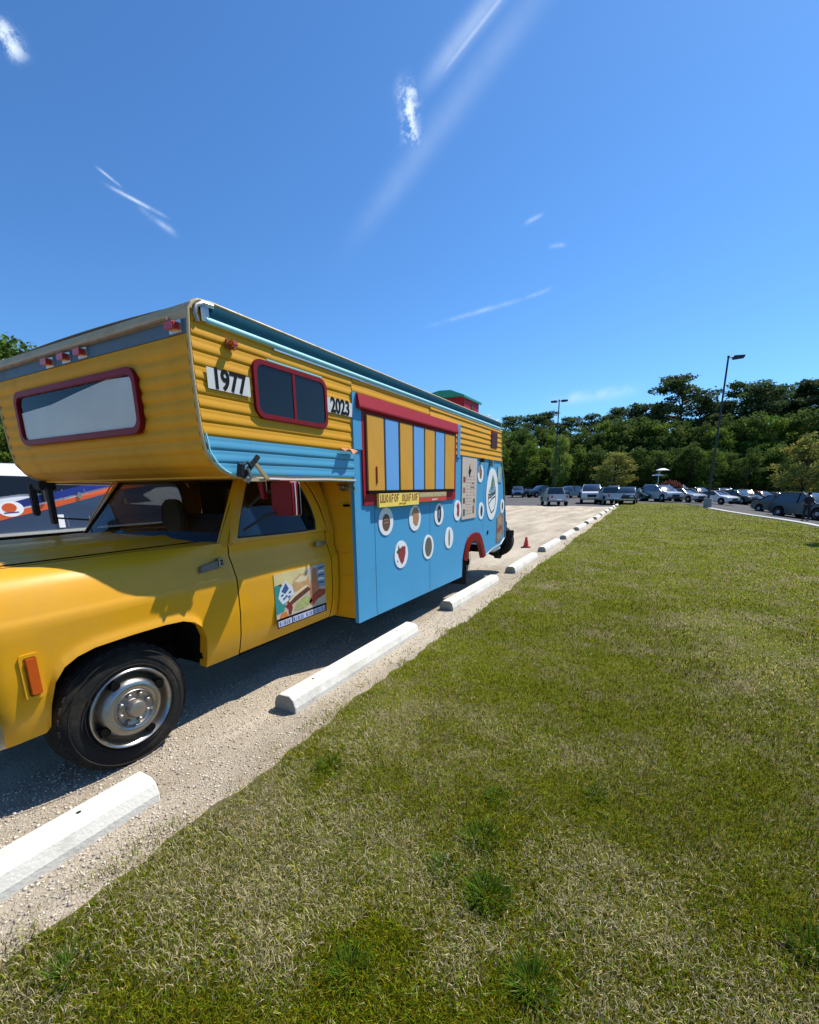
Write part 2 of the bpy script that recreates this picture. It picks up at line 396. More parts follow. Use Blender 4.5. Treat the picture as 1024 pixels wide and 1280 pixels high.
# pale concrete edging along the right side of the lawn
M_conc = mat('concrete', (.60, .57, .50), .85, var=.12, scale=9, bump=.3, bscale=60)
cb = MB(); prev = None
rows = []
for i in range(len(curb) - 1):
    for k in range(6):
        p = curb[i].lerp(curb[i + 1], k / 6); d = (curb[i + 1] - curb[i]).normalized(); n = Vector((-d.y, d.x, 0)) ; n = n if n.x > 0 else -n
        z = float(hz(p.x, p.y))
        rows.append([(p.x + n.x * a, p.y + n.y * a, z + h) for a, h in ((-.02, -.1), (0, .07), (.02, .085), (.30, .085), (.32, .07), (.34, -.1))])
cb.grid(rows); kerb = cb.build('kerb', M_conc, smooth=False); tag(kerb, kind='structure')

# ------------------------------------------------------------------ wheel stops
M_stop = mat('painted_concrete', (.84, .80, .69), .85, var=.10, scale=5, bump=.35, bscale=60, dirt=.55, spec=.2)
M_stopend = mat('shaded_concrete', (.34, .33, .29), .9, var=.2, scale=12, bump=.5, bscale=50)  # darker end faces: their shade is put into the concrete colour
M_hole = mat('dark_hole', (.01, .01, .01), .9)
def wheel_stop():
    L = 2.07; prof = [(-.105, 0), (-.105, .045), (-.085, .105), (-.05, .132), (.05, .132), (.085, .105), (.105, .045), (.105, 0)]
    ys = [0, .008, .5, 1.0, 1.5, L - .008, L]; mb = MB()
    rows = [[(x * (1 - .03 * (i in (0, 6))), y - L / 2, z * (1 - .03 * (i in (0, 6))) + .002 * math.sin(i * 7 + x * 30)) for x, z in prof] for i, y in enumerate(ys)]
    mb.grid(rows); return mb
stop_y = [-0.88 + 3.1 * k + (0, .03, .08, -.02, .05)[k % 5] for k in range(14)]
names = ['in the foreground, nearest the camera beside the front tyre', 'second from the camera, beside the truck door', 'third from the camera, under the blue side panel', 'fourth from the camera, level with the rear wheel arch',
         'fifth from the camera, just nearer than the orange cone', 'sixth from the camera, just past the orange cone', 'seventh from the camera along the lawn', 'eighth from the camera along the lawn', 'ninth from the camera along the lawn',
         'tenth from the camera along the lawn', 'eleventh from the camera along the lawn', 'third from the far end of the row', 'second from the far end of the row', 'last of the row at the edge of the asphalt']
sm = None
for i, y0 in enumerate(stop_y):
    x = -2.31 - .004 * max(0, y0 - 8) + (0, 0, -.02, .02, -.01)[i % 5]
    root = thing('wheel_stop', (x, y0 + 1.035, 0), 'white painted concrete wheel stop ' + names[i], 'wheel stop', 'white wheel stops in a row along the lawn')
    root.rotation_euler.z = R((0, .3, -.4, .6, -.5, .8, -.7)[i % 7])
    if sm is None:
        WLOC[root] = Vector((0, 0, 0))
        b_ = wheel_stop().build('block', [M_stop], root, smooth=False, origin=(0, 0, 0)); sm = b_.data
        parts_ = []
        for yy, hy in ((-1.035 - .002, -.7), (1.035 + .002, .7)):
            ends = MB(); ends.add([(x_ * .97, yy, z_ * .97) for x_, z_ in [(-.105, 0), (-.105, .045), (-.085, .105), (-.05, .132), (.05, .132), (.085, .105), (.105, .045), (.105, 0)]], [tuple(range(8))])
            e_ = ends.build('end_face', M_stopend, root, origin=(0, 0, 0)); parts_.append(('end_face', e_.data))
            h_ = MB().lathe((0, hy, .1322), (0, 0, 1), [(0, .012), (.001, .0001)], 12).build('pin_hole', M_hole, root, origin=(0, 0, 0)); parts_.append(('pin_hole', h_.data))
    else:
        for nm, me in [('block', sm)] + parts_:
            o = bpy.data.objects.new(nm, me); COL.objects.link(o); o.parent = root

# loose stones on the gravel by the wheel stops
def pebbles():
    ico = bmesh.new(); bmesh.ops.create_icosphere(ico, subdivisions=1, radius=1); iv = np.array([v.co[:] for v in ico.verts]); fi = np.array([[v.index for v in f.verts] for f in ico.faces]); ico.free()
    iv = iv[:, :]; n = 22000
    y = rng.power(1.0, n) ** 1.5 * 9 + .1; x = rng.uniform(-3.1, -1.75, n)
    k = rng.lognormal(-5.5, .45, n); k = np.clip(k, .0016, .0085)
    sc = np.stack([k * rng.uniform(.7, 1.3, n), k * rng.uniform(.7, 1.3, n), k * rng.uniform(.4, .8, n)], 1)
    a = rng.uniform(0, 6.28, n); ca, sa = np.cos(a), np.sin(a)
    V = iv[None] * sc[:, None]; V = V * (1 + .18 * rng.standard_normal(V.shape))
    X = V[..., 0] * ca[:, None] - V[..., 1] * sa[:, None]; Y = V[..., 0] * sa[:, None] + V[..., 1] * ca[:, None]
    V = np.stack([X + x[:, None], Y + y[:, None], V[..., 2] + (sc[:, 2] * .5)[:, None]], -1)
    t = rng.uniform(.55, 1.45, n)[:, None]; c = np.array([.50, .43, .34])[None] * t + rng.uniform(-.02, .03, (n, 3))
    cols = np.repeat(np.clip(c, .05, .8), len(iv), 0)
    F_ = (fi[None] + (np.arange(n) * len(iv))[:, None, None]).reshape(-1)
    return V.reshape(-1, 3), F_, [3] * (n * len(fi)), cols
def tone_mat(name, rough=.85, transl=0., spec=.3):
    m = bpy.data.materials.new(name); m.use_nodes = True; nd, lk = m.node_tree.nodes, m.node_tree.links; p = nd['Principled BSDF']
    a = nd.new('ShaderNodeAttribute'); a.attribute_name = 'tone'; lk.new(a.outputs['Color'], p.inputs['Base Color']); p.inputs['Roughness'].default_value = rough; p.inputs['Specular IOR Level'].default_value = spec
    if transl:
        tr = nd.new('ShaderNodeBsdfTranslucent'); hs = nd.new('ShaderNodeMix'); hs.data_type = 'RGBA'; hs.blend_type = 'MULTIPLY'; hs.inputs[0].default_value = 1; lk.new(a.outputs['Color'], hs.inputs[6]); hs.inputs[7].default_value = (1.3, 1.25, .6, 1)
        lk.new(hs.outputs[2], tr.inputs[0]); mx = nd.new('ShaderNodeMixShader'); mx.inputs[0].default_value = transl
        lk.new(p.outputs[0], mx.inputs[1]); lk.new(tr.outputs[0], mx.inputs[2]); lk.new(mx.outputs[0], nd['Material Output'].inputs[0])
    return m
v_, f_, s_, c_ = pebbles()
pe = bpy.data.objects.new('pebbles', fast_mesh('pebbles', v_, f_, s_, tone_mat('pebble'), c_)); COL.objects.link(pe)
tag(pe, 'loose tan pebbles scattered between the wheel stops and the lawn', 'pebbles', kind='stuff')

# ------------------------------------------------------------------ grass
M_grass = tone_mat('grass_blade', .8, .34, spec=.06)
DRY_SPOTS = [(at(a, b), r_) for a, b, r_ in ((640, 1190, .30), (720, 1090, .25), (560, 1240, .25), (930, 900, .5), (340, 1190, .25), (800, 1180, .3), (960, 840, .7), (700, 960, .3))]
def dryness(x, y):
    d = vnoise(x, y, .8, 21) * .5 + vnoise(x, y, 2.3, 22) * .3 + vnoise(x, y, 6.5, 23) * .2 - .03
    for p_, r_ in DRY_SPOTS: d = d + .13 * np.exp(-((x - p_.x) ** 2 + (y - p_.y) ** 2) / r_ ** 2)
    return d
def blades(n, r0, r1, hgt, wid, az0=-88, az1=24, straw=.3):
    az = np.radians(rng.uniform(az0, az1, n * 2)); r = np.exp(rng.uniform(math.log(r0), math.log(r1), n * 2)); x = r * np.sin(az); y = r * np.cos(az)
    left = -1.90 + .03 * np.sin(y * 1.1 + .6) + .014 * np.sin(y * 3.7 + 1) + .012 * np.sin(y * 9.1) + .012 * np.sin(y * 23.) - .008 * np.maximum(0, y - 5)
    edge = x - left
    ok = (edge > .06 * vnoise(x, y, 9, 5)) | ((edge > -.20) & (rng.uniform(size=len(x)) < .45 * (1 + edge / .20) * np.clip(2.5 * (vnoise(x, y, 7, 31) - .3), 0, 1)))
    ok &= (x < np.interp(y, cy, cx)) & (y < ytop)
    patch = .5 * vnoise(x, y, 1.5, 1) + .3 * vnoise(x, y, 4.1, 2) + .2 * vnoise(x, y, 11, 3)
    ok &= rng.uniform(size=len(x)) < np.clip(1.3 - 1.5 * np.clip((.5 * patch + .5 * dryness(x, y) - .50) * 4, 0, 1) * np.interp(np.hypot(x, y), [3, 7], [1, .4]), .12, 1)
    x, y, patch = x[ok][:n], y[ok][:n], patch[ok][:n]; n = len(x)
    rr_ = np.hypot(x, y); h = hgt * rng.uniform(.45, 1.35, n) * (1.25 - .7 * patch); w = np.maximum(.0026, .00105 * rr_) * rng.uniform(.6, 1.4, n)
    a = rng.uniform(0, 2 * np.pi, n); lean = rng.uniform(.1, 1.1, n) ** 1.0; dx, dy = np.cos(a), np.sin(a)
    wa = a + np.pi / 2 + rng.uniform(-.6, .6, n); wx, wy = np.cos(wa) * w / 2, np.sin(wa) * w / 2
    z0 = hz(x, y) + .012
    isst0 = rng.uniform(size=n) < .5
    V = np.zeros((n, 5, 3))
    V[:, 0] = np.stack([x - wx, y - wy, z0], 1); V[:, 1] = np.stack([x + wx, y + wy, z0], 1)
    mx_, my_ = x + dx * lean * h * .35, y + dy * lean * h * .35; mz = z0 + h * .6
    V[:, 2] = np.stack([mx_ + wx * .8, my_ + wy * .8, mz], 1); V[:, 3] = np.stack([mx_ - wx * .8, my_ - wy * .8, mz], 1)
    V[:, 4] = np.stack([x + dx * lean * h, y + dy * lean * h, z0 + h * (1.05 - .45 * np.minimum(lean, 1))], 1)
    big = vnoise(x, y, .35, 9)
    dry = dryness(x, y)
    isst = rng.uniform(size=n) < straw * np.clip(.12 + 4.5 * (dry - .47) + 1.2 * (patch - .5), .03, 1.15) * np.interp(rr_, [2, 6, 14, 30], [1, .75, .35, .15])
    g = np.stack([rng.uniform(.125, .245, n), rng.uniform(.150, .255, n), rng.uniform(.003, .014, n)], 1)
    g = g * (.75 + .6 * big)[:, None] * rng.choice([.35, .8, 1.2, 1.9], n, p=[.28, .32, .26, .14])[:, None]
    s = np.stack([rng.uniform(.25, .78, n)] * 3, 1) * np.array([1, .86, .54])
    c = np.where(isst[:, None], s, g)
    cols = np.repeat(c, 5, 0); i = (np.arange(n) * 5)[:, None]
    F4 = i + np.array([0, 1, 2, 3]); F3 = i + np.array([3, 2, 4])
    return V.reshape(-1, 3), F4, F3, cols
Vs, Q, T, Cs, off = [], [], [], [], 0
for args in ((600000, .5, 50, .037, 0),):
    v_, f4, f3, c_ = blades(*args, straw=.50)
    Vs.append(v_); Q.append(f4 + off); T.append(f3 + off); Cs.append(c_); off += len(v_)
Q = np.concatenate(Q); T = np.concatenate(T)
gme = fast_mesh('grass', np.concatenate(Vs), np.concatenate([Q.ravel(), T.ravel()]), [4] * len(Q) + [3] * len(T), M_grass, np.concatenate(Cs))
go = bpy.data.objects.new('grass', gme); COL.objects.link(go); tag(go, 'short patchy green and straw coloured grass of the lawn', 'grass', kind='stuff')
# dry stalks and clippings lying on the near lawn
def stalks(n):
    az = np.radians(rng.uniform(-86, 20, n)); r = np.sqrt(rng.uniform(.5, 36, n)); x = r * np.sin(az); y = r * np.cos(az); ok = (x > -1.85) & (rng.uniform(size=n) < np.clip(.15 + 3.5 * (dryness(x, y) - .38), .08, 1)); x, y = x[ok], y[ok]; n = len(x)
    L = rng.lognormal(-4.0, .62, n); L = np.clip(L, .006, .14); a = rng.uniform(0, 6.28, n); w = rng.uniform(.0004, .0010, n) * np.where(L < .012, 1.8, 1); dx, dy = np.cos(a), np.sin(a)
    z = .018 + rng.uniform(.012, .035, n); dz = rng.uniform(-.01, .02, n); bend = rng.uniform(-.15, .15, n)
    V = np.zeros((n, 6, 3))
    for k, t in enumerate((-.5, 0, .5)):
        cxk = x + dx * L * t - dy * L * bend * (1 if t == 0 else 0); cyk = y + dy * L * t + dx * L * bend * (1 if t == 0 else 0)
        V[:, 2 * k] = np.stack([cxk - dy * w, cyk + dx * w, z + dz * t * 2], 1); V[:, 2 * k + 1] = np.stack([cxk + dy * w, cyk - dx * w, z + dz * t * 2 + .0004], 1)
    c = np.stack([rng.uniform(.22, .62, n)] * 3, 1) * np.array([1, .86, .60]); i = (np.arange(n) * 6)[:, None]
    F4 = np.concatenate([i + np.array([0, 1, 3, 2]), i + np.array([2, 3, 5, 4])])
    return V.reshape(-1, 3), F4, np.repeat(c, 6, 0)
v_, f4, c_ = stalks(14000)
so_ = bpy.data.objects.new('dry_stalks', fast_mesh('dry_stalks', v_, f4.ravel(), [4] * len(f4), M_grass, c_)); COL.objects.link(so_)
tag(so_, 'dry straw coloured stalks and clippings lying in the near grass', 'dry grass', kind='stuff')
def weed(px, py, rad, n, hgt, label):
    p = at(px, py); V, Fq, C = [], [], []
    for k in range(n * 3):
        a = random.uniform(0, 6.28); l = hgt * random.uniform(.3, 1.15); w = random.uniform(.0012, .0030); r0 = rad * .75 * random.uniform(0, 1) ** .6; lean = random.uniform(.2, 1.0)
        bx, by = r0 * math.cos(a), r0 * math.sin(a); dx, dy = math.cos(a), math.sin(a); i0 = len(V)
        g = random.uniform(.5, 1.35); c = (.080 * g, .150 * g, .014 * g)
        for t in (0, .35, .7, 1.0):
            ww = w * (1 - t * .9) * (1.3 if t == .35 else 1); X = bx + dx * lean * l * t + l * .25 * t * math.sin(k * 1.7); Y = by + dy * lean * l * t + l * .25 * t * math.cos(k * 2.3); Z = l * (t - .42 * lean * t * t)
            V += [(X - dy * ww, Y + dx * ww, Z), (X + dy * ww, Y - dx * ww, Z)]; C += [c, c]
        for q in range(3): Fq += [i0 + 2 * q, i0 + 2 * q + 1, i0 + 2 * q + 3, i0 + 2 * q + 2]
    o = bpy.data.objects.new('grass_tuft', fast_mesh('grass_tuft', V, Fq, [4] * (len(Fq) // 4), M_grass, np.array(C))); COL.objects.link(o)
    o.location = (p.x, p.y, .02); tag(o, label, 'grass tuft', 'brighter green tufts in the lawn')
weed(610, 1150, .10, 120, .085, 'largest bright green grass tuft, bottom centre of the lawn')
weed(602, 1055, .10, 100, .07, 'bright green tuft above the largest tuft at bottom centre')
weed(665, 1245, .08, 90, .08, 'green grass tuft at the bottom edge, right of the largest tuft')
weed(555, 1110, .09, 70, .06, 'low green tuft just left of the largest tuft')
weed(412, 972, .09, 90, .06, 'green tuft near the second wheel stop, farthest up the lawn')
weed(440, 1225, .08, 70, .065, 'green tuft near the bottom edge, left of centre')
weed(620, 1008, .08, 60, .05, 'small dark green tuft highest of the bottom centre cluster')
weed(90, 1225, .08, 60, .07, 'green tuft near the bottom left corner of the lawn')
weed(1010, 1215, .1, 80, .07, 'long leaved grass tuft at the right edge of the foreground')
weed(745, 1000, .07, 40, .05, 'small dark tuft alone in the middle of the near lawn')
# pale blue scrap at the bottom left corner
p = at(16, 1268); sb = MB(); poly = [(p.x - .33, p.y - .06), (p.x - .30, p.y - .01), (p.x - .08, p.y + .005), (p.x - .02, p.y - .02), (p.x + .01, p.y - .08), (p.x - .08, p.y - .15)]
sb.prism(poly, xy, .02, .045); o = sb.build('plastic_lid', mat('pale_blue_plastic', (.62, .74, .82), .45), bevel=.008, smooth=True)
tag(o, 'pale blue flat object lying on the grass, cut off by the bottom left corner', 'scrap')

# ================================================================== THE TRUCK
XC = -3.62
M_yel = mat('yellow_paint', (.84, .40, .008), .40, var=.07, scale=3.5, coat=.14, spec=.35, bump=.05, bscale=4, dirt=.22)
M_sid = mat('ochre_siding', (.84, .40, .018), .62, var=.10, scale=3, dirt=.12, bump=.05, bscale=20, spec=.22)
M_blue = mat('sky_blue_paint', (.085, .40, .70), .55, var=.05, scale=2, dirt=.06, bump=.06, bscale=5, spec=.3)
M_blues = mat('blue_siding', (.09, .40, .62), .42, var=.08, scale=3, dirt=.12)
M_red = mat('red_paint', (.42, .008, .020), .55, var=.12, scale=5, spec=.25)
M_redd = mat('dark_red_gloss', (.24, .002, .007), .42, var=.10, scale=3, spec=.22)
M_green = mat('green_paint', (.012, .26, .16), .45, var=.1)
M_blk = mat('black_rubber', (.022, .022, .022), .8, var=.2, scale=8, bump=.2, bscale=60)
M_tyre = mat('tyre_rubber', (.020, .019, .018), .9, var=.25, scale=9, bump=.3, bscale=40, dirt=.35, spec=.2)
M_dark = mat('dark_interior', (.007, .0065, .006), .95, spec=.1)
M_chr = mat('chrome', (.34, .325, .30), .30, 1.0, var=.2, scale=7, dirt=.5)
M_alu = mat('aluminium_trim', (.62, .60, .55), .35, .85, var=.15, scale=12)
M_steel = mat('dull_steel', (.35, .32, .29), .45, .9, var=.2, scale=8)
M_tan = mat('tan_trim', (.62, .46, .24), .55, var=.15, scale=8, dirt=.5)
M_orange = mat('amber_lens', (.62, .10, .01), .25, var=.15, scale=20, coat=.4)
M_redl = mat('red_lens', (.55, .03, .01), .2, var=.15, scale=25, coat=.5)
M_glass = glassmat('dark_glass', (.30, .32, .33), .30)
M_wind = glassmat('side_glass', (.10, .11, .12), .80)
M_clear = glassmat('clear_glass', (.82, .84, .82), .04)
M_white = mat('white_vinyl', (.97, .97, .97), .6, var=.02, spec=.2)
M_black = mat('black_vinyl', (.006, .006, .007), .8, spec=.15)
M_awn = mat('dark_blue_vinyl', (.006, .075, .125), .8, spec=.06, var=.25, scale=6, bump=.1, bscale=15)
M_lbl = mat('light_blue_metal', (.38, .80, .88), .5, spec=.3, var=.1, scale=6, dirt=.15)
M_panY = mat('orange_ochre_board', (.80, .40, .06), .7, spec=.15, var=.10, scale=4)
M_panB = mat('blue_board', (.19, .46, .88), .7, spec=.15, var=.05, scale=4)
M_slate = mat('grey_blue_band', (.10, .17, .24), .6, var=.15, scale=5, dirt=.4)

T = thing('camper_truck', (XC, 4.3, 0), 'old yellow pickup with a long yellow and blue camper food truck body', 'food truck')
def inset(z):
    return float(np.interp(z, [.40, .45, .58, .75, 1.0, 1.035, 1.05, 1.10, 1.16, 1.22, 1.255, 1.275, 1.285], [.07, .05, .018, 0, 0, .006, .014, .030, .052, .085, .125, .17, .24]))
ZR = [1.02, 1.035, 1.048, 1.065, 1.10, 1.14, 1.18, 1.215, 1.24, 1.258, 1.272, 1.282]
arch = [(.938, .43), (.944, .458), (.955, .586), (.985, .696), (1.035, .765), (1.10, .800), (1.191, .822), (1.396, .832), (1.599, .834), (1.72, .825), (1.80, .795), (1.851, .75), (1.885, .66), (1.895, .56), (1.893, .498), (1.885, .43)]
def zb(y, sill=.42):
    if y < arch[0][0] or y > arch[-1][0]: return sill
    ys = [a[0] for a in arch]; return max(sill, float(np.interp(y, ys[:-3] + [1.9], [a[1] for a in arch[:-3]] + [.5])))
def side_skin(y0, y1, side, sill=.42, arched=False, ny=30, front=False, flare=True, cap=None):
    ysl = list(np.linspace(y0, y1, ny))
    if arched:
        ysl = sorted(set(list(np.linspace(y0, .93, 8)) + [a[0] for a in arch[:-3]] + list(np.linspace(1.0, 1.88, 26)) + [1.9] + list(np.linspace(1.91, y1, 7))))
    rows = []
    for y in ysl:
        b = zb(y, sill) if arched else sill
        zs = [b + (1.0 - b) * k / 11 for k in range(12)] + ZR
        r = []
        fr = (.10 * max(0, 1 - (y - y0) / .16) ** 2) if front else 0
        flr = 0
        for i, z in enumerate(zs):
            k_ = np.clip((y - 1.55) / .6, 0, 1) if cap is None else 1.0; k_ = k_ * k_ * (3 - 2 * k_)
            d = inset(z); d = d + (min(d, .062) - d) * k_ + fr
            if arched and .90 < y < 1.93 and b > sill + .02:
                d -= .016 * math.exp(-((z - b) / .035) ** 2)
            x = -2.62 - d
            if i == 0: r.append((XC + side * (x - .07 - XC), y, z + .004))
            r.append((XC + side * (x - XC), y, z))
        # bend: shallow vertical shape near the marker recess
        rows.append(r)
    return MB().grid(rows)
hood_z = lambda x, y: 1.285 + .028 * (1 - min(1, abs(x - XC) / .80) ** 2) + .02 * math.exp(-((abs(x - XC) - .38) / .05) ** 2) - .05 * max(0, (.95 - y)) ** 1.2
for side in (1, -1):
    body = MB()
    s = side_skin(.64, 2.186, side, arched=True, front=True); body.add(s.v, s.f)
    s = side_skin(3.306, 3.40, side, ny=3); body.add(s.v, s.f)
    # fender top between side skin and hood
    rows = []
    for y in np.linspace(.66, 2.186, 24):
        k_ = float(np.clip((y - 1.55) / .6, 0, 1)); k_ = k_ * k_ * (3 - 2 * k_); d0 = .24 + (.062 - .24) * k_ + .10 * max(0, 1 - (y - .64) / .16) ** 2
        rows.append([(XC + side * (-2.62 - (d0 + (.292 - d0) * t) - XC), y, 1.282 + .002 * t - .010 * (t > .99)) for t in (0, .15, .5, .94, 1.0)])
    body.grid(rows)
    # fender-to-front closing
    body.build('fender', M_yel, T, smooth=True)
hd = MB(); hx = list(np.linspace(-2.906, XC * 2 + 2.906, 33))
hd.grid([[(x, y, hood_z(x, y)) for x in hx] for y in np.linspace(.66, 2.08, 14)])
hd.grid([[(x, .66 - .03 * t, hood_z(x, .66) - .14 * t) for x in hx] for t in (0, .3, 1)])
hood = hd.build('hood', M_yel, T, smooth=True)
cw = MB(); cw.box(-4.5, -2.72, 2.10, 2.20, 1.235, 1.268); cw.build('cowl', M_yel, T, bevel=.01)
cv = MB()
for k in range(14):
    x = -4.35 + k * .11; cv.box(x, x + .08, 2.115, 2.165, 1.266, 1.271)
cv.build('cowl_vent', M_blk, T)
wp = MB(); wp.tube([(-3.3, 2.14, 1.285), (-3.15, 2.2, 1.32), (-2.85, 2.23, 1.35)], .006, 6).tube([(-4.1, 2.14, 1.285), (-3.95, 2.2, 1.32), (-3.6, 2.23, 1.35)], .006, 6); wp.build('wiper', M_blk, T)
# front end: grille, headlights, bumper
gr = MB(); gr.box(-4.45, -2.80, .63, .66, .70, 1.14); gr.build('grille_surround', M_yel, T, bevel=.01)
for k in range(7):
    z = .76 + k * .05; MB().box(-4.05, -3.19, .612, .632, z, z + .028).build('grille_bar', M_chr, T)
MB().box(-4.07, -3.17, .628, .634, .74, 1.11).build('grille_back', M_dark, T)
for x in (-2.98, -4.26):
    h = MB().prism(rrect(x, .95, .26, .2, .03), xz, .60, .634).build('headlight', M_chr, T); MB().prism(rrect(x, .95, .21, .15, .02), xz, .594, .602).build('lens', mat('headlight_lens', (.75, .78, .8), .1, coat=.6), h)
bpm = MB(); prof = [(0, -.09), (.035, -.075), (.05, 0), (.035, .075), (0, .09), (-.02, .06), (-.02, -.06)]
path = [(-2.63, .735), (-2.63, .66), (-2.66, .55), (-2.82, .51), (-4.42, .51), (-4.58, .55), (-4.61, .66), (-4.61, .735)]
rows = []
for i, (x, y) in enumerate(path):
    a, b_ = path[max(0, i - 1)], path[min(len(path) - 1, i + 1)]; d = Vector((b_[0] - a[0], b_[1] - a[1])).normalized(); n = Vector((d.y, -d.x)) * -1
    if i == 0 or i == 1: n = Vector((1, 0))
    if n.dot(Vector((x - XC, y - 2))) < 0: n = -n
    rows.append([(x + n.x * o, y + n.y * o, .54 + z) for o, z in prof + prof[:1]])
bpm.grid(rows); bpm.build('front_bumper', M_chr, T, smooth=True)
ml = MB(); ml.prism(rrect(.903, .765, .046, .19, .010, 3), yz, -2.625, -2.602); mlo = ml.build('side_marker_lamp', M_orange, T, bevel=.004)
rc = MB().ring(rrect(.90, .765, .085, .235, .02, 4), rrect(.90, .765, .057, .202, .013, 4), yz, -2.63, -2.612).build('bezel', M_yel, mlo)
# badge on the fender
bd = MB().prism([(1.905, 1.105), (2.06, 1.118), (2.06, 1.172), (1.92, 1.150)], yz, -2.66, -2.637).build('fender_badge', mat('worn_plastic_badge', (.20, .18, .17), .5, .3, var=.3, scale=30), T, bevel=.004)
MB().prism(rrect(2.085, 1.155, .05, .062, .006, 3), yz, -2.665, -2.633).build('emblem', M_chr, bd); put_text('numeral', '2', .05, (-2.632, 2.085, 1.155), bd, M_black, bold=.002)
# inner shells: wheel housings and engine bay so that nothing shows through
inn = MB(); inn.box(-4.52, -2.72, .70, 2.1, 1.0, 1.22); inn.box(-4.2, -3.04, .72, 3.35, .42, 1.05); inn.build('engine_bay', M_dark, T)
inn = MB()
for s in (1, -1):
    rows = [[(XC + s * (x - XC), y, z + .02) for x in (-2.70, -3.05)] for y, z in [(.93, .42)] + arch[1:-1] + [(1.9, .42)]]
    inn.grid(rows)
inn.build('wheel_housing', M_dark, T)

# cab ------------------------------------------------------------
def slantx(z): return -2.652 - .28 * max(0, z - 1.27)
cabw = MB()
d_out = [(2.205, 1.277), (2.262, 1.42), (2.345, 1.56), (2.43, 1.70), (2.475, 1.775), (2.62, 1.79), (2.85, 1.79), (3.04, 1.785), (3.13, 1.755), (3.19, 1.69), (3.235, 1.60), (3.268, 1.50), (3.29, 1.38), (3.297, 1.277), (3.0, 1.277), (2.6, 1.277)]
d_in = [(2.265, 1.305), (2.325, 1.42), (2.395, 1.54), (2.468, 1.66), (2.52, 1.735), (2.66, 1.752), (2.85, 1.752), (2.99, 1.748), (3.055, 1.725), (3.105, 1.67), (3.14, 1.59), (3.165, 1.50), (3.178, 1.38), (3.15, 1.293), (2.95, 1.290), (2.6, 1.295)]
for side in (1, -1):
    fn = lambda y, z, t, s=side: (XC + s * (slantx(z) - t - XC), y, z)
    dm = side_skin(2.196, 3.296, side, sill=.425, ny=8)
    # belt shoulder folds in under the glass
    dm.grid([[(XC + side * (-2.62 - inset(z) - XC) if k == 0 else XC + side * (-2.70 - XC), y, z) for k in (0, 1)] for y in (2.196, 3.296) for z in (1.281,)])
    dr = dm.build('door' if side == 1 else 'passenger_door', M_yel, T, smooth=True)
    MB().ring(d_out, d_in, fn, 0.0, .035).build('window_frame', M_yel, dr)
    MB().ring([(y + (.012 if y < 2.7 else -.012) * 0, z) for y, z in d_in], [((y - 2.8) * .975 + 2.8, (z - 1.52) * .955 + 1.52) for y, z in d_in], fn, .004, .02).build('weather_strip', M_blk, dr)
    MB().prism(d_in, fn, .022, .026).build('window_glass', M_glass, dr, tri=True)
    hb = MB().prism(rrect(3.17, 1.165, .13, .038, .012, 3), yz, *((-2.655, -2.628) if side == 1 else (2 * XC + 2.655, 2 * XC + 2.628))); ho = hb.build('door_handle', M_chr, dr)
    if side == 1: MB().lathe((-2.632, 3.235, 1.17), (1, 0, 0), [(0, .013), (.012, .013), (.013, .001)], 14).build('lock', M_chr, dr)
    # A pillar, roof drip rail, rear pillar
    ap = MB(); ap.grid([[(XC + side * (-2.655 - .3 * k * .47 - XC), 2.155 + .33 * k * 1.0, 1.265 + .50 * k) for k in (0, 1)], [(XC + side * (-2.72 - .3 * k * .47 - XC), 2.12 + .345 * k, 1.262 + .50 * k) for k in (0, 1)]])
    ap.bar((XC + side * (-2.700 - XC), 2.160, 1.25), (XC + side * (-2.822 - XC), 2.495, 1.76), .045, .040); ap.build('windshield_pillar', M_yel, T)
    MB().grid([[(XC + side * (-2.700 - .25 * (z - 1.262) - XC), 2.138 + .335 * (z - 1.262) / .5, z), (XC + side * (slantx(z) - .002 - XC), float(np.interp(z, [1.262, 1.42, 1.56, 1.70, 1.775], [2.205, 2.262, 2.345, 2.43, 2.475])) + .002, z)] for z in (1.262, 1.34, 1.42, 1.56, 1.70, 1.772)]).build('pillar_cover', M_yel, T, smooth=True)
    MB().tube([(XC + side * (slantx(z) + .006 - XC), y, z) for y, z in [(2.19, 1.28), (2.25, 1.425), (2.335, 1.566), (2.42, 1.706), (2.465, 1.785), (2.85, 1.80), (3.05, 1.795), (3.145, 1.76), (3.21, 1.69), (3.255, 1.60), (3.29, 1.50), (3.31, 1.38), (3.315, 1.28)]], .007, 6).build('drip_rail', M_yel, T, smooth=True)
    bp_ = MB(); bp_.grid([[(XC + side * (slantx(z) - .004 - XC), y, z) for y in ye] for z, ye in ((1.26, (3.30, 3.40)), (1.38, (3.30, 3.40)), (1.5, (3.285, 3.40)), (1.6, (3.255, 3.39)), (1.7, (3.21, 3.37)), (1.78, (3.14, 3.34)))]); bp_.build('rear_cab_pillar', M_yel, T, smooth=True)
rf = MB(); rf.box(-4.42, -2.82, 2.48, 3.36, 1.765, 1.79); rf.build('cab_roof', M_yel, T, bevel=.008)
bw = MB(); bw.box(-4.58, -2.66, 3.385, 3.40, .44, 1.28); bw.box(-4.45, -2.80, 3.37, 3.385, 1.28, 1.40).box(-4.42, -2.82, 3.355, 3.37, 1.68, 1.77); bw.build('rear_cab_wall', M_yel, T)
# windshield
rows = []
for k in range(7):
    t = k / 6; hw = .902 - .118 * t; rows.append([(XC + hw * u, 2.145 + .34 * t - .06 * (1 - u * u) * (1 - .4 * t), 1.272 + .485 * t) for u in np.linspace(-1, 1, 15)])
ws = MB().grid(rows).build('windshield', M_clear, T, smooth=True)
MB().tube([rows[0][i] for i in range(15)], .012, 6).tube([rows[-1][i] for i in range(15)], .012, 6).tube([r[0] for r in rows], .012, 6).tube([r[-1] for r in rows], .012, 6).build('windshield_gasket', M_blk, T)
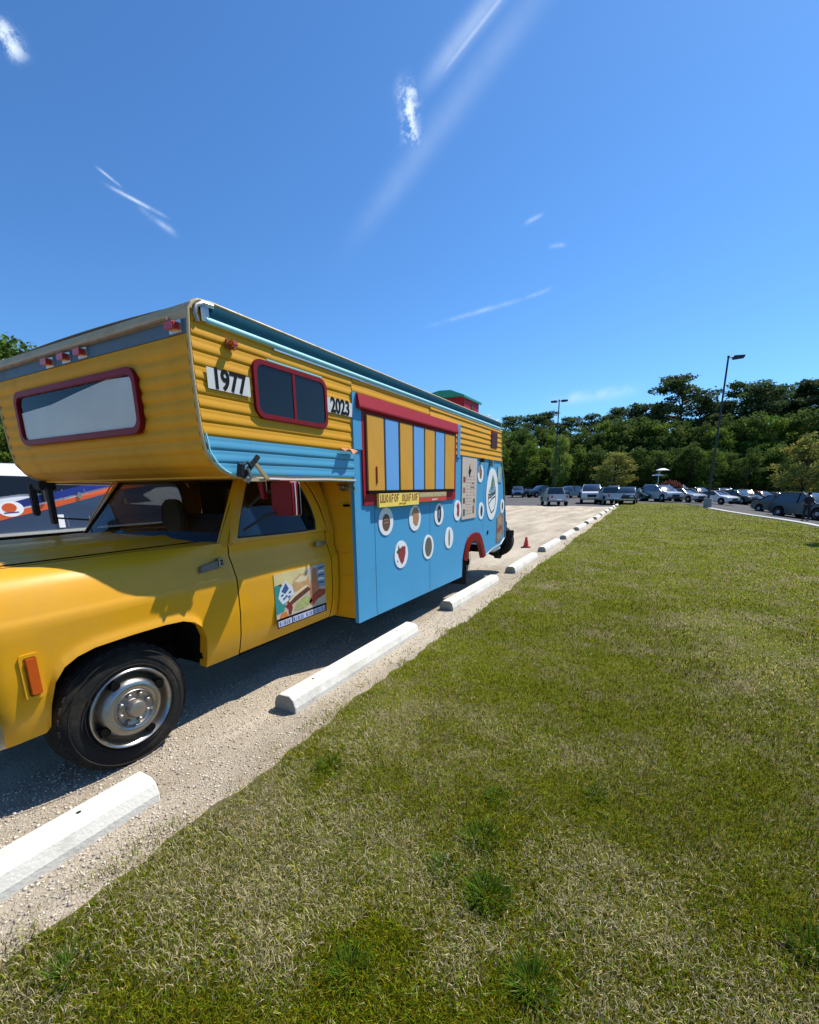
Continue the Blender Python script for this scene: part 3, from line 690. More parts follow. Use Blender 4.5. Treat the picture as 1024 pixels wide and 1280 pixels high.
# interior
MB().box(-4.5, -2.74, 2.16, 2.36, 1.04, 1.235).build('dashboard', M_dark, T, bevel=.03)
st = MB().box(-4.4, -2.86, 2.95, 3.10, .95, 1.42); st.build('bench_backrest', mat('brown_vinyl', (.030, .022, .016), .8, var=.2), T, bevel=.05)
MB().box(-4.4, -2.86, 2.5, 3.0, .72, .92).build('bench_seat', mat('brown_vinyl', (.09, .065, .045)), T, bevel=.05)
MB().prism(rrect(-4.22, 1.40, .34, .34, .14, 6), xz, 2.80, 2.88).build('tan_cushion', mat('tan_cloth', (.12, .085, .045), .9, var=.2), T, bevel=.02)
sw = MB(); rr_ = [Vector((-3.08 + .19 * math.cos(2 * math.pi * k / 24), 2.46 + .09 * math.sin(2 * math.pi * k / 24), 1.22 + .165 * math.sin(2 * math.pi * k / 24))) for k in range(25)]
sw.tube(rr_, .012, 8).tube([(-3.27, 2.46, 1.22), (-2.89, 2.46, 1.22)], .01, 6).tube([(-3.08, 2.46, 1.22), (-3.08, 2.3, 1.12)], .02, 8); sw.build('steering_wheel', M_blk, T, smooth=True)
MB().box(-4.55, -2.70, 2.2, 3.38, .40, .46).build('cab_floor', M_dark, T)
MB().box(-4.56, -2.69, 3.352, 3.368, .46, 1.30).box(-4.46, -4.10, 3.345, 3.354, 1.25, 1.78).box(-3.14, -2.80, 3.345, 3.354, 1.25, 1.78).box(-4.45, -2.8, 3.34, 3.353, 1.66, 1.78).box(-4.40, -2.84, 2.52, 3.35, 1.752, 1.762).build('cab_shade_panels', M_dark, T)  # dark panels added so the cab inside looks deep in shade
MB().box(-4.52, -4.49, 2.25, 3.35, .45, 1.26).box(-2.74, -2.715, 2.25, 3.3, .45, 1.24).build('door_lining', M_dark, T)
# poster on the driver's door (flat print in layers)
PY0, PY1, PZ0, PZ1 = 2.545, 3.185, .525, .985
po = MB().box(-2.619, -2.6165, PY0, PY1, PZ0, PZ1).build('door_poster', mat('poster_cream', (.62, .50, .38), .5, var=.3, scale=9), T)
def flat(name, poly, m, parent, layer, base=-2.6165):
    return MB().prism(poly, yz, base + .0004 * (layer - 1), base + .0004 * layer + .0003).build(name, m, parent, tri=True)
pr = lambda n, c, **k: mat('print_' + n, c, .5, **k)
Wd, Hd = PY1 - PY0, PZ1 - PZ0
q = lambda pts: [(PY0 + a * Wd, PZ0 + b * Hd) for a, b in pts]
flat('print_teal', q([(0, .26), (.14, .28), (.2, .55), (.12, .80), (0, .78)]), pr('teal', (.03, .28, .27)), po, 1)
flat('print_glow', q([(.0, .80), (.3, .72), (.62, .95), (.68, 1), (0, 1)]), pr('glow', (.75, .62, .30), var=.25), po, 1)
flat('print_bun', q([(.30, .62), (.34, .80), (.48, .90), (.62, .86), (.68, .70), (.62, .60), (.45, .57)]), pr('bun', (.62, .36, .16), var=.35, scale=14), po, 2)
flat('print_bun_light', q([(.36, .78), (.50, .87), (.62, .82), (.60, .75), (.45, .74)]), pr('bunl', (.80, .66, .42)), po, 3)
flat('print_patty', q([(.20, .44), (.30, .52), (.62, .62), (.68, .55), (.45, .44), (.24, .34)]), pr('patty', (.13, .04, .02), var=.6, scale=30), po, 3)
flat('print_fold', q([(.22, .47), (.34, .56), (.60, .66), (.62, .62), (.36, .50), (.25, .42)]), pr('bunl', (.80, .66, .42)), po, 4)
flat('print_sauce', q([(.16, .38), (.28, .42), (.30, .30), (.26, .18), (.22, .20), (.22, .30)]), pr('sauce', (.24, .015, .015), var=.4, scale=30), po, 4)
flat('print_lettuce', q([(.32, .24), (.38, .36), (.52, .44), (.66, .42), (.70, .30), (.55, .22)]), pr('lettuce', (.42, .46, .16), var=.5, scale=28), po, 4)
flat('print_bottle', q([(.66, .40), (.66, .62), (.72, .78), (.74, .94), (.82, .94), (.83, .74), (.86, .55), (.82, .36)]), pr('bottle', (.58, .22, .10), var=.4, scale=12), po, 3)
flat('print_crab', q([(.62, .30), (.70, .42), (.86, .50), (1, .46), (.98, .36), (.80, .30), (.70, .22)]), pr('crab', (.42, .06, .03), var=.6, scale=30), po, 4)
flat('print_badge', q([(.05, .55), (.10, .72), (.20, .84), (.32, .70), (.34, .56), (.24, .46), (.12, .42)]), pr('badgew', (.72, .76, .82), var=.1), po, 4)
flat('print_badge_blue', q([(.11, .66), (.20, .80), (.25, .68), (.18, .60)]), pr('navy', (.04, .10, .28)), po, 5)
for k, (a, b) in enumerate(((.10, .56), (.17, .52), (.24, .58), (.22, .50), (.13, .49))):
    flat('print_badge_mark', q([(a, b), (a + .05, b + .02), (a + .045, b + .055), (a + .005, b + .04)]), pr('navy', (.04, .10, .28)), po, 5)
flat('print_sky', q([(.82, .80), (.84, 1), (1, 1), (1, .52), (.86, .56)]), pr('skyb', (.30, .38, .50), var=.8, scale=40), po, 3)
for k in range(5):
    flat('print_cloud', q([(.84, .62 + .07 * k), (.99, .60 + .08 * k), (.98, .63 + .08 * k), (.86, .655 + .07 * k)]), M_white if k % 2 else pr('navy', (.04, .10, .28)), po, 4)
flat('print_ember', q([(.04, .14), (.08, .26), (.18, .27), (.22, .16), (.14, .12)]), pr('ember', (.65, .20, .04), var=.5, scale=30), po, 2)
flat('print_banner', q([(0, 0), (1, 0), (1, .17), (0, .17)]), M_black, po, 2)
flat('print_banner_light', q([(.02, .02), (.27, .02), (.27, .13), (.02, .13)]), pr('lilac', (.55, .58, .74)), po, 3)
flat('print_banner_light', q([(.29, .02), (.97, .02), (.97, .13), (.29, .13)]), pr('lilac', (.55, .58, .74)), po, 3)
for k in range(22):
    a = .04 + k * .042 + (.01 if k > 5 else 0)
    if k in (5, 11): continue
    w = (.026, .02, .028)[k % 3]; z0 = .035
    flat('print_letter', q([(a, z0), (a + w, z0), (a + w, z0 + .075), (a + w * .6, z0 + .075), (a + w * .5, z0 + .035), (a + w * .3, z0 + .075), (a, z0 + .075)][:5 if k % 2 else 7]), pr('navy2', (.10, .12, .34)), po, 4)

# mirror ----------------------------------------------------------
mi = MB(); mi.prism(rrect(-2.380, 1.590, .205, .250, .025, 4), xz, 2.455, 2.525)
mo = mi.build('door_mirror', M_redd, T, bevel=.012, smooth=True)
MB().prism(rrect(-2.375, 1.585, .215, .245, .02, 4), xz, 2.531, 2.536).build('mirror_glass', M_chr, mo)
MB().tube([(-2.276, 2.49, 1.47), (-2.273, 2.49, 1.58), (-2.276, 2.49, 1.705)], .004, 6).build('edge_trim', M_white, mo)
m2 = MB().prism([(-2.585, 1.725), (-2.515, 1.725), (-2.512, 1.585), (-2.55, 1.585)], xz, 2.42, 2.46); m2o = m2.build('mirror_bracket', M_redd, T, bevel=.006)
MB().tube([(-2.515, 2.45, 1.71), (-2.52, 2.45, 1.59)], .006, 6).build('bracket_rod', M_chr, m2o)
MB().tube([(-2.66, 2.33, 1.36), (-2.50, 2.42, 1.47), (-2.38, 2.49, 1.50)], .009, 6).tube([(-2.70, 2.42, 1.52), (-2.55, 2.44, 1.62), (-2.42, 2.49, 1.66)], .009, 6).build('mirror_arm', M_blk, T)
lm = MB().prism(rrect(-4.79, 1.53, .055, .33, .015, 4), xz, 2.03, 2.07); lmo = lm.build('passenger_mirror', M_blk, T, bevel=.01)
MB().tube([(-4.60, 2.35, 1.38), (-4.78, 2.06, 1.42)], .008, 6).build('mirror_arm', M_blk, T)
MB().box(-4.985, -4.93, 1.97, 2.02, 1.44, 1.72).build('corner_jack', M_blk, T, bevel=.01)
MB().box(-4.985, -4.80, 1.99, 2.12, 1.67, 1.745).box(-5.02, -4.99, 2.0, 2.02, 1.58, 1.70).build('jack_bracket', M_blk, T, bevel=.008)

# wheels ----------------------------------------------------------
def front_wheel(y, xo, side, name='front_wheel', dual=False):
    root_c = (xo, y, .375); ax = (side, 0, 0); w = .225; tc_ = (xo - side * .012, y, .372)
    tp = [(-w, .235), (-w - .004, .27), (-w + .002, .34), (-w + .03, .378), (-w + .05, .387), (-.05, .387), (-.03, .380), (-.004, .345), (.006, .30), (.004, .26), (-.008, .238)]
    t = MB().lathe(tc_, ax, tp, 72); to = t.build(name, M_tyre, T, smooth=True)
    tr = MB()
    for k in range(36):
        a = 2 * math.pi * k / 36
        for q_ in (0, 1, 2):
            a2 = a + q_ * .06
            x0, x1 = ((-.030, -.062), (-.085, -.14), (-w + .045, -w + .005))[q_]
            r0, r1 = (.368, .379) if q_ != 1 else (.380, .389)
            pts = []
            for xx, da, r in ((x0, -.05, r0), (x0, .05, r0), (x1, .05, r0 + .002), (x1, -.05, r0 + .002), (x0, -.045, r1), (x0, .045, r1), (x1, .045, r1), (x1, -.045, r1)):
                pts.append((xo + side * xx, y + r * math.cos(a2 + da), .375 + r * math.sin(a2 + da)))
            tr.add(pts, [(0, 1, 2, 3), (4, 7, 6, 5), (0, 4, 5, 1), (1, 5, 6, 2), (2, 6, 7, 3), (3, 7, 4, 0)])
    tag(tr.build('tread', M_tyre, to), kind='stuff')
    wr = MB()
    for r_ in (.262, .345): wr.lathe(root_c, ax, [(.0045, r_ - .004), (.009, r_), (.0045, r_ + .004)], 60)
    wr.build('sidewall_rib', M_tyre, to, smooth=True)
    rp = [(-.02, .238), (.012, .243), (.018, .236), (.010, .224), (-.012, .215), (-.035, .205), (-.045, .195), (-.030, .187), (0.0, .180), (.022, .165), (.032, .145), (.030, .125), (.024, .118)]
    ro = MB().lathe(root_c, ax, rp, 64).build('rim', M_chr, to, smooth=True)
    dp = [(.024, .118), (.030, .112), (.018, .108), (.012, .10), (.012, .06), (.016, .055), (.05, .052), (.062, .045), (.066, .03), (.067, 0)]
    MB().lathe(root_c, ax, dp, 48).build('hub', M_steel if not dual else M_white, to, smooth=True)
    if not dual:
        for k in range(8):
            a = 2 * math.pi * (k + .3) / 8
            MB().lathe((xo + side * .012, y + .085 * math.cos(a), .375 + .085 * math.sin(a)), ax, [(0, .015), (.016, .013), (.02, .008), (.021, 0)], 6).build('lug_nut', M_steel, to)
        for k in range(4):
            a = 2 * math.pi * (k + .28) / 4
            MB().lathe((xo + side * .004, y + .192 * math.cos(a), .375 + .192 * math.sin(a)), ax, [(-.02, .026), (.016, .026), (.0165, 0)], 16).build('hand_hole', M_dark, to)
    return to
front_wheel(1.355, -2.655, 1)
front_wheel(1.355, 2 * XC + 2.655, -1)
for x, s in ((-2.80, 1), (-3.08, 1), (2 * XC + 2.80, -1), (2 * XC + 3.08, -1)): front_wheel(7.2, x, s, 'rear_wheel', True)
ch = MB(); ch.box(-3.1, -3.02, .9, 8.3, .42, .56).box(-4.22, -4.14, .9, 8.3, .42, .56)
for y in (3.6, 4.6, 5.6, 6.6, 7.9): ch.box(-4.2, -3.05, y, y + .08, .44, .54)
ch.tube([(-4.6, 7.2, .375), (-2.7, 7.2, .375)], .06, 10).lathe((XC, 7.2, .375), (0, 1, 0), [(-.16, .02), (-.12, .12), (0, .16), (.12, .12), (.16, .02)], 16).tube([(-4.5, 1.355, .375), (-2.75, 1.355, .375)], .045, 8).tube([(XC, 1.8, .5), (XC, 7.1, .4)], .04, 8)
ch.build('chassis', M_dark, T)
MB().box(-2.80, -2.52, 6.62, 6.63, .10, .62).build('mud_flap', M_blk, T)
MB().box(-4.8, -2.46, 3.5, 6.1, .36, .40).build('underfloor', M_dark, T)

# camper body ----------------------------------------------------
XR, XL = -2.40, -4.84
def yfront(z):
    return float(np.interp(z, [1.729, 1.745, 1.775, 1.813, 1.881, 1.994, 2.171, 2.342, 2.509, 2.655, 2.7], [2.145, 2.05, 1.975, 1.925, 1.877, 1.859, 1.850, 1.845, 1.846, 1.86, 1.90]))
front_prof = [(yfront(z), z) for z in (2.69, 2.655, 2.509, 2.342, 2.171, 1.994, 1.881, 1.813, 1.775, 1.745, 1.729)]
rearp = [(7.83, 2.70), (7.96, 2.09), (8.13, 1.77), (8.34, .957), (8.335, .70), (8.09, .60), (7.66, .58), (7.22, .51)]
outarch = [(7.22, .51), (7.11, .68), (6.986, .838), (6.88, .92), (6.745, .952), (6.6, .955), (6.456, .942), (6.35, .90), (6.258, .816), (6.195, .70), (6.16, .585), (6.14, .33)]
wallpoly = [(3.42, 1.70), (3.42, 2.69)] + [(7.83, 2.69)] + rearp[1:-1] + outarch + [(4.8, .345), (3.42, .36)]
for x0, x1, nm in ((XR - .05, XR - .005, 'side_wall'), (XL + .005, XL + .05, 'far_side_wall')):
    w = MB().prism(wallpoly, yz, x0, x1); wo = w.build(nm, M_blue, T, tri=True)
    if nm == 'side_wall': SW = wo
up = MB().prism([(y + .012, z) for y, z in front_prof[1:]] + [(3.42, 1.735), (3.42, 2.69), (1.92, 2.69)], yz, XR - .05, XR - .006); UP = up.build('bunk_side_wall', M_sid, T, tri=True)
upl = MB().prism([(y + .012, z) for y, z in front_prof[1:]] + [(3.42, 1.735), (3.42, 2.69), (1.92, 2.69)], yz, XL + .006, XL + .05); upl.build('far_bunk_side_wall', M_sid, T, tri=True)
# corrugated siding: one object per course
def course(z0, z1, ya, yb, m, parent, lap=False):
    h = z1 - z0
    if lap: pf = [(.002, z0), (.016, z0 + .003), (.015, z0 + .012), (.004, z1 + .002)]
    else: pf = [(-.001, z0), (.001, z0 + .04 * h), (.0068, z0 + .10 * h), (.0085, z0 + .18 * h), (.0082, z0 + .34 * h), (.0068, z0 + .50 * h), (.0048, z0 + .62 * h), (.0040, z0 + .72 * h), (.0046, z0 + .86 * h), (.0035, z0 + .95 * h), (-.001, z1 - .0005)]
    rows = []; segs = 2 + int((yb - ya) / .5)
    for k in range(segs + 1):
        t = k / segs; rows.append([(XR - .004 + dx + .0008 * math.sin(9 * t * (yb - ya) + z0 * 40), (ya if k == 0 and callable(ya) is False else ya) + ((yfront(z) + .012 - ya) if (k == 0 and ya < 3) else (yb - ya) * t), z) for dx, z in pf])
    return MB().grid(rows).build('siding_course', m, parent, smooth=not lap)
PITCH = .0775; z = 1.745; k = 0
zs_c = []
while z < 2.60:
    zs_c.append(z); z += PITCH
for z in zs_c:
    m = M_blues if z < 1.96 else M_sid
    course(z, z + PITCH, yfront(z + .03) + .012, 3.418, m, UP)
z = 2.09
while z < 2.60:
    course(z, z + .0775, 3.42, 5.0, M_sid, SW); course(z, min(z + .0775, 2.64), 5.0, 7.95 - .20 * (z - 2.09), M_sid, SW, lap=True); z += .0775
# front face courses
def fcourse(za, zb_, m, parent, amp=.006):
    n = 7; pts = []
    for k in range(n):
        t = k / (n - 1); z = za + (zb_ - za) * t; y = yfront(z); dy = (yfront(z + .004) - yfront(z - .004)) / .008
        nrm = Vector((-1, dy)).normalized(); b_ = amp * (math.sin(math.pi * min(1, t * 1.25 + .0)) ** .5 if t < .8 else .0)
        pts.append((y + nrm.x * b_, z + nrm.y * b_))
    xs = np.linspace(XR - .012, XL + .012, 9)
    return MB().grid([[(x, y, z) for y, z in pts] for x in xs]).build('siding_course', m, parent, smooth=True)
FW = MB().grid([[(x, y + .02, z + (.012 if z < 1.80 else 0)) for y, z in front_prof[1:]] for x in (XR - .03, XL + .03)]).build('front_wall', M_sid, T)
z = 1.733
for zz in (1.7335, 1.752, 1.79, 1.845):
    pass
cz = [1.7295, 1.7475, 1.80, 1.878, 1.956, 2.034, 2.112, 2.19, 2.268, 2.346, 2.424, 2.528]
for a, b_ in zip(cz, cz[1:]): fcourse(a, b_, [mat('siding_tone_a', (.80, .38, .020), .62, spec=.22, dirt=.2), mat('siding_tone_b', (.66, .31, .016), .62, spec=.22, dirt=.3), M_sid][int(a * 1000) % 3], FW, .010 if a > 1.78 else .002)  # front courses differ in tone so their ribs stand out
MB().prism([(yfront(2.53) - .006, 2.53), (yfront(2.605) - .006, 2.605), (yfront(2.605) + .02, 2.605), (yfront(2.53) + .02, 2.53)], yz, XL + .01, XR - .01).build('front_band', M_slate, T)
MB().prism([(yfront(2.607) - .004, 2.607), (1.858, 2.655), (1.885, 2.70), (1.95, 2.70), (1.95, 2.607)], yz, XL + .01, XR - .01).build('roof_edge_trim', M_tan, T)
gt = MB(); gt.tube([(XL, 1.83, 2.612), (-4.0, 1.832, 2.616), (-3.2, 1.83, 2.612), (-2.55, 1.832, 2.618)], .012, 6); gt.build('front_gutter', mat('rusty_gutter', (.30, .20, .12), .7, var=.5, scale=14, dirt=.7), T, smooth=True)
for x, z_ in ((-3.93, 2.563), (-3.70, 2.566), (-3.487, 2.568), (-2.50, 2.568)):
    l = MB().prism(rrect(x, z_, .085, .042, .012, 3), xz, 1.795, 1.84).build('clearance_lamp', M_redl, T, bevel=.006)
    MB().box(x - .055, x + .055, 1.836, 1.846, z_ - .032, z_ + .032).build('lamp_base', M_alu, l)
# edge mouldings along both sides
for X, s in ((XR, 1), (XL, -1)):
    pth = [(X + s * .002, yfront(z) - .004, z) for z in (2.70, 2.655, 2.58, 2.509, 2.42, 2.342, 2.25, 2.171, 2.08, 1.994, 1.93, 1.881, 1.845, 1.813, 1.79, 1.775, 1.757, 1.745, 1.729)]
    MB().tube(pth + [(X + s * .006, 2.3, 1.724)], .0095, 8).build('corner_moulding', M_tan, T, smooth=True)
    MB().tube([(X + s * .006, 2.145, 1.728), (X + s * .006, 2.6, 1.722), (X + s * .004, 3.0, 1.727), (X + s * .006, 3.42, 1.722)], .012, 8).build('lower_moulding', M_alu, T, smooth=True)
cm_ = MB().tube([(XR + .012, yfront(z) + .018, z) for z in (1.99, 1.93, 1.881, 1.845, 1.813, 1.79, 1.775, 1.757, 1.745)] , .006, 6); cm_.build('inner_moulding', M_lbl, T, smooth=True)
MB().box(XL + .02, XR - .02, 2.12, 3.42, 1.795, 1.81).build('bunk_floor', M_dark, T)
MB().box(XL + .03, XR - .02, 2.05, 3.42, 1.733, 1.745).box(XR - .06, XR - .02, 2.1, 3.42, 1.735, 1.80).build('bunk_underside', M_sid, T)
rw = MB().box(XL + .02, XR - .008, 3.425, 3.455, .40, 1.80); RW = rw.build('front_lower_wall', M_yel, T)
for z_ in (.62, .84, 1.06, 1.28, 1.50): MB().box(-2.70, XR - .010, 3.421, 3.424, z_, z_ + .215).build('wall_board', M_yel, RW)
MB().prism(rrect(-2.50, 1.50, .07, .022, .008, 3), xz, 3.405, 3.421).build('vent_slot', M_dark, T)
cl = MB(); cl.tube([(-2.58, 3.40, 1.69), (-2.52, 3.39, 1.68), (-2.47, 3.38, 1.70), (-2.42, 3.37, 1.67)], .012, 6).tube([(-2.56, 3.39, 1.65), (-2.44, 3.37, 1.64)], .008, 6).lathe((-2.50, 3.39, 1.66), (0, 1, 0), [(-.02, .03), (0, .032), (.01, .01)], 12).tube([(-2.39, 3.38, 1.69), (-2.375, 3.38, 1.66), (-2.39, 3.38, 1.63)], .008, 6); cl.build('cable_clamp', M_steel, T, smooth=True)
# bracket and handle on the lower edge
bk = MB().bar((-2.375, 2.115, 1.735), (-2.345, 2.235, 1.875), .022, .03).bar((-2.37, 2.09, 1.74), (-2.35, 2.09, 1.82), .035, .04).tube([(-2.35, 2.08, 1.80), (-2.34, 2.13, 1.83), (-2.345, 2.17, 1.80)], .010, 6); bk.build('tie_down_handle', M_blk, T, bevel=.003)
bk = MB().bar((-2.35, 2.205, 1.825), (-2.335, 2.285, 1.722), .018, .02).bar((-2.37, 2.235, 1.825), (-2.35, 2.315, 1.722), .018, .02).box(-2.39, -2.345, 2.13, 2.29, 1.708, 1.73); bk.build('tie_down_bracket', M_tan, T, bevel=.003)
bk = MB().tube([(-2.34, 2.13, 1.79), (-2.335, 2.15, 1.74), (-2.34, 2.12, 1.70)], .010, 6).tube([(-2.345, 2.10, 1.81), (-2.34, 2.12, 1.83)], .008, 6); bk.build('turnbuckle', M_chr, T, smooth=True)
# orange clearance lamps on the side
l = MB().prism([(2.095, 2.515), (2.15, 2.515), (2.14, 2.548), (2.10, 2.548)], yz, -2.39, -2.335).build('side_lamp', M_orange, T, bevel=.008)
MB().prism([(2.085, 2.505), (2.155, 2.505), (2.15, 2.555), (2.09, 2.555)], yz, -2.392, -2.376).build('lamp_base', mat('rust', (.30, .09, .03), .8, var=.4, scale=20), l)
MB().grid([[(-2.385 + .05 * t, 3.20 + .2 * u + (.02 * math.sin(u * 6)) * t, 1.995 - .03 * t + .02 * math.sin(u * 7) * t) for u in np.linspace(0, 1, 7)] for t in (0, .5, 1.0)]).build('torn_flashing', mat('rust_orange', (.55, .20, .08), .7, var=.35, scale=15), T, solid=.004)
# number plates
for body, y0, y1, z0, z1, b_ in (('1977', 1.93, 2.255, 2.245, 2.372, .010), ('2023', 3.06, 3.405, 2.262, 2.385, .010)):
    pl = MB().box(-2.3895, -2.3875, y0, y1, z0 + .004, z1 - .004).build('number_plate', mat('weathered_white', (.80, .80, .78), .6, var=.15, scale=12, dirt=.3), T)
    me = put_text('digits', body, .162, (-2.3862, (y0 + y1) / 2, (z0 + z1) / 2), pl, M_black, sx=.80 if body == '1977' else .82, bold=.0052)
# windows
def window(cx, cz, w, h, fw, plane, X, name, m_frame, gl, parent, r=.06, depth=.03, sub=True):
    fn = yz if plane == 'x' else (lambda a, b, t: (a, t, b))
    s = 1 if plane == 'x' else -1
    fr = MB().ring(rrect(cx, cz, w, h, r, 6), rrect(cx, cz, w - 2 * fw, h - 2 * fw, max(.01, r - fw * .6), 6), fn, X - s * .01, X + s * depth)
    fo = fr.build(name, m_frame, parent, bevel=.003)
    MB().prism(rrect(cx, cz, w - 2 * fw + .004, h - 2 * fw + .004, max(.01, r - fw * .6), 6), fn, X + s * .002, X + s * .006).build('glass', gl, fo)
    return fo
wo = window(2.667, 2.315, .765, .375, .034, 'x', -2.390, 'side_window', M_redd, M_wind, T, .075, .013)
MB().box(-2.386, -2.379, 2.655, 2.680, 2.15, 2.48).build('mullion', M_redd, wo)
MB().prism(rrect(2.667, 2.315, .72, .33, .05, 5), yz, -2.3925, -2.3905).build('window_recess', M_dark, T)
MB().box(-2.392, -2.384, 2.42, 3.0, 2.508, 2.518).build('drip_cap', M_lbl, T)
wf = window(-3.715, 2.215, 1.62, .40, .042, 'y', 1.834, 'front_window', M_redd, M_clear, T, .085, .024)
sh = MB().prism([(-4.47, 2.055), (-2.96, 2.055), (-2.96, 2.36), (-3.25, 2.372), (-3.6, 2.335), (-4.0, 2.285), (-4.47, 2.262)], xz, 1.8315, 1.8325); sh.build('window_reflection', mat('pale_reflection', (1.15, 1.13, 1.05), .5, var=.2, scale=2.5, bump=.4, bscale=5), T, tri=True)  # pale sheet painted in for the reflection in the front pane
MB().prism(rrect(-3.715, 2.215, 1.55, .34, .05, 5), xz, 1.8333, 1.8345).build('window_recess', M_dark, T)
# roof
rows = [[(x, y, 2.698 + .028 * (1 - ((x - XC) / 1.24) ** 2)) for x in np.linspace(XL, XR, 13)] for y in (1.90, 1.96, 3.5, 5.0, 6.5, 7.84)]
MB().grid(rows).build('roof', mat('white_roof_paint', (.6, .58, .52), .7, dirt=.4), T, smooth=True)
MB().tube([(XR + .0, 1.87, 2.66), (XR + .0, 1.885, 2.695), (XR + .0, 1.93, 2.718), (XR + .0, 2.02, 2.727), (XR + .0, 7.85, 2.722)], .0105, 8).build('roof_rail', M_tan, T, smooth=True)
MB().tube([(XL - .008, 1.87, 2.66), (XL - .008, 1.93, 2.718), (XL - .004, 7.85, 2.722)], .0125, 8).build('roof_rail', M_tan, T, smooth=True)
aw = MB(); aw.grid([[(-2.40 + dx, y, zz) for dx, zz in ((0, 2.714), (.010, 2.714), (.014, 2.698), (.013, 2.672), (.009, 2.655), (.007, 2.642))] for y in (1.99, 2.6, 3.3, 4.4, 5.6, 7.0, 7.80)]); aw.build('awning_bag', M_awn, T, smooth=True)
MB().tube([(-2.398, 1.965, 2.625), (-2.396, 3.6, 2.622), (-2.397, 7.78, 2.626)], .0190, 10).build('awning_rail', M_lbl, T, smooth=True)
MB().tube([(-2.394, 3.55, 2.596), (-2.394, 7.9, 2.600)], .009, 8).build('drip_rail_side', M_white, T, smooth=True)
MB().box(-2.40, -2.386, 2.50, 3.6, 2.590, 2.603).build('awning_track', M_alu, T)
ec = MB().tube([(-2.392, 1.905, 2.60), (-2.390, 1.89, 2.64), (-2.388, 1.905, 2.68), (-2.388, 1.95, 2.705), (-2.388, 2.02, 2.708)], .014, 8).box(-2.40, -2.383, 1.93, 1.985, 2.61, 2.70); ec.build('awning_end_cap', M_chr, T, smooth=True)
# rear wall and rear pieces
MB().grid([[(x, y, z) for y, z in [(7.84, 2.70)] + rearp[1:6]] for x in (XR - .01, XL + .01)]).build('rear_wall', M_blue, T)
MB().tube([(XR + .004, y + .004, z) for y, z in rearp[:5]], .012, 6).build('rear_corner_moulding', M_alu, T, smooth=True)
MB().tube([(XR, y, z) for y, z in rearp[4:]], .010, 6).build('lower_edge_trim', M_alu, T, smooth=True)
MB().box(-4.7, -2.5, 8.0, 8.3, .44, .58).build('rear_bumper', M_chr, T, bevel=.02)
MB().box(-2.60, -2.42, 7.7, 8.15, .50, .585).build('bumper_end', M_white, T, bevel=.015)
MB().box(-2.50, -2.40, 8.36, 8.46, .82, 1.0).build('tail_lamp_housing', M_blk, T)
sp = MB().lathe((-2.62, 8.62, .60), (0, 1, 0), [(-.1, .20), (-.105, .27), (-.08, .31), (.08, .31), (.105, .27), (.1, .2)], 32).lathe((-2.62, 8.62, .60), (0, 1, 0), [(-.05, .21), (-.06, .1), (-.06, 0)], 20); sp.build('spare_wheel', M_tyre, T, smooth=True)
MB().bar((-2.62, 8.3, .5), (-2.62, 8.75, .5), .06, .06).bar((-2.32, 8.5, .78), (-2.40, 8.72, .74), .1, .1).build('spare_carrier', M_blk, T)
MB().lathe((-2.50, 8.44, .42), (1, 0, 0), [(-.1, .10), (-.1, .15), (0, .15), (0, .10)], 24).build('caster_wheel', M_tyre, T, smooth=True)

# blue strips beside the hatch, seam in the skirt
MB().box(-2.404, -2.386, 3.405, 3.58, 2.0, 2.478).box(-2.404, -2.3995, 3.405, 3.58, .362, 2.0).build('front_blue_strip', M_blue, T)
MB().box(-2.404, -2.386, 5.85, 5.955, 2.05, 2.482).build('rear_blue_strip', M_blue, T)
MB().box(-2.4052, -2.4035, 3.742, 3.748, .37, 1.47).build('wall_seam', mat('seam_dark_blue', (.03, .15, .27), .8), SW)  # dark blue joint line in the wall
rv = MB()
for y in np.arange(3.46, 6.1, .16): rv.lathe((-2.3998, y, .385), (1, 0, 0), [(0, .0055), (.003, .004), (.0035, 0)], 6)
for y in np.arange(3.62, 8.0, .2): rv.lathe((-2.4048, y, 1.70 if y < 3.5 else .66 + .0 * y), (1, 0, 0), [(0, .0035), (.003, .003), (.0033, 0)], 5) if (y < 6.0 or y > 7.3) else None
for z in np.arange(.5, 2.0, .16): rv.lathe((-2.3998, 3.43, z), (1, 0, 0), [(0, .0055), (.003, .004), (.0035, 0)], 6)
NOSPLIT.add('rivets'); tag(rv.build('rivets', M_steel, T), kind='stuff')
for y in (5.02, 7.05): MB().box(-2.4055, -2.4035, y, y + .005, .96 if y > 6 else .36, 1.46 if y < 6 else 2.08).build('wall_seam', mat('seam_dark_blue', (.03, .15, .27), .8), SW)
# serving hatch
HF = MB().box(-2.402, -2.384, 3.535, 5.80, 1.495, 2.47).build('hatch_frame', M_red, T, bevel=.004)
hh = MB().prism([(-2.385, 2.482), (-2.368, 2.475), (-2.347, 2.368), (-2.352, 2.350), (-2.385, 2.350)], lambda a, b, t: (a, t, b), 3.46, 5.80); hh.build('hatch_hood', M_red, T, bevel=.004)
xs_ = [(3.60, 3.895), (3.925, 4.185), (4.22, 4.50), (4.53, 4.78), (4.81, 5.075), (5.105, 5.36), (5.39, 5.70)]
for i, (a, b_) in enumerate(xs_):
    pnl = MB().box(-2.382, -2.366, a, b_, 1.632, 2.318).build('shutter_panel', M_panY if i % 2 == 0 else M_panB, T, bevel=.003)
    if i == 0: MB().box(-2.366, -2.358, 3.735, 3.752, 1.70, 1.86).build('handle', M_red, pnl)
MB().box(-2.3845, -2.3825, 3.585, 5.72, 1.615, 2.335).build('shutter_backing', mat('deep_red_board', (.10, .012, .015), .7), T)
MB().box(-2.3845, -2.358, 3.585, 5.72, 1.604, 1.626).build('shutter_sill', M_dark, T)
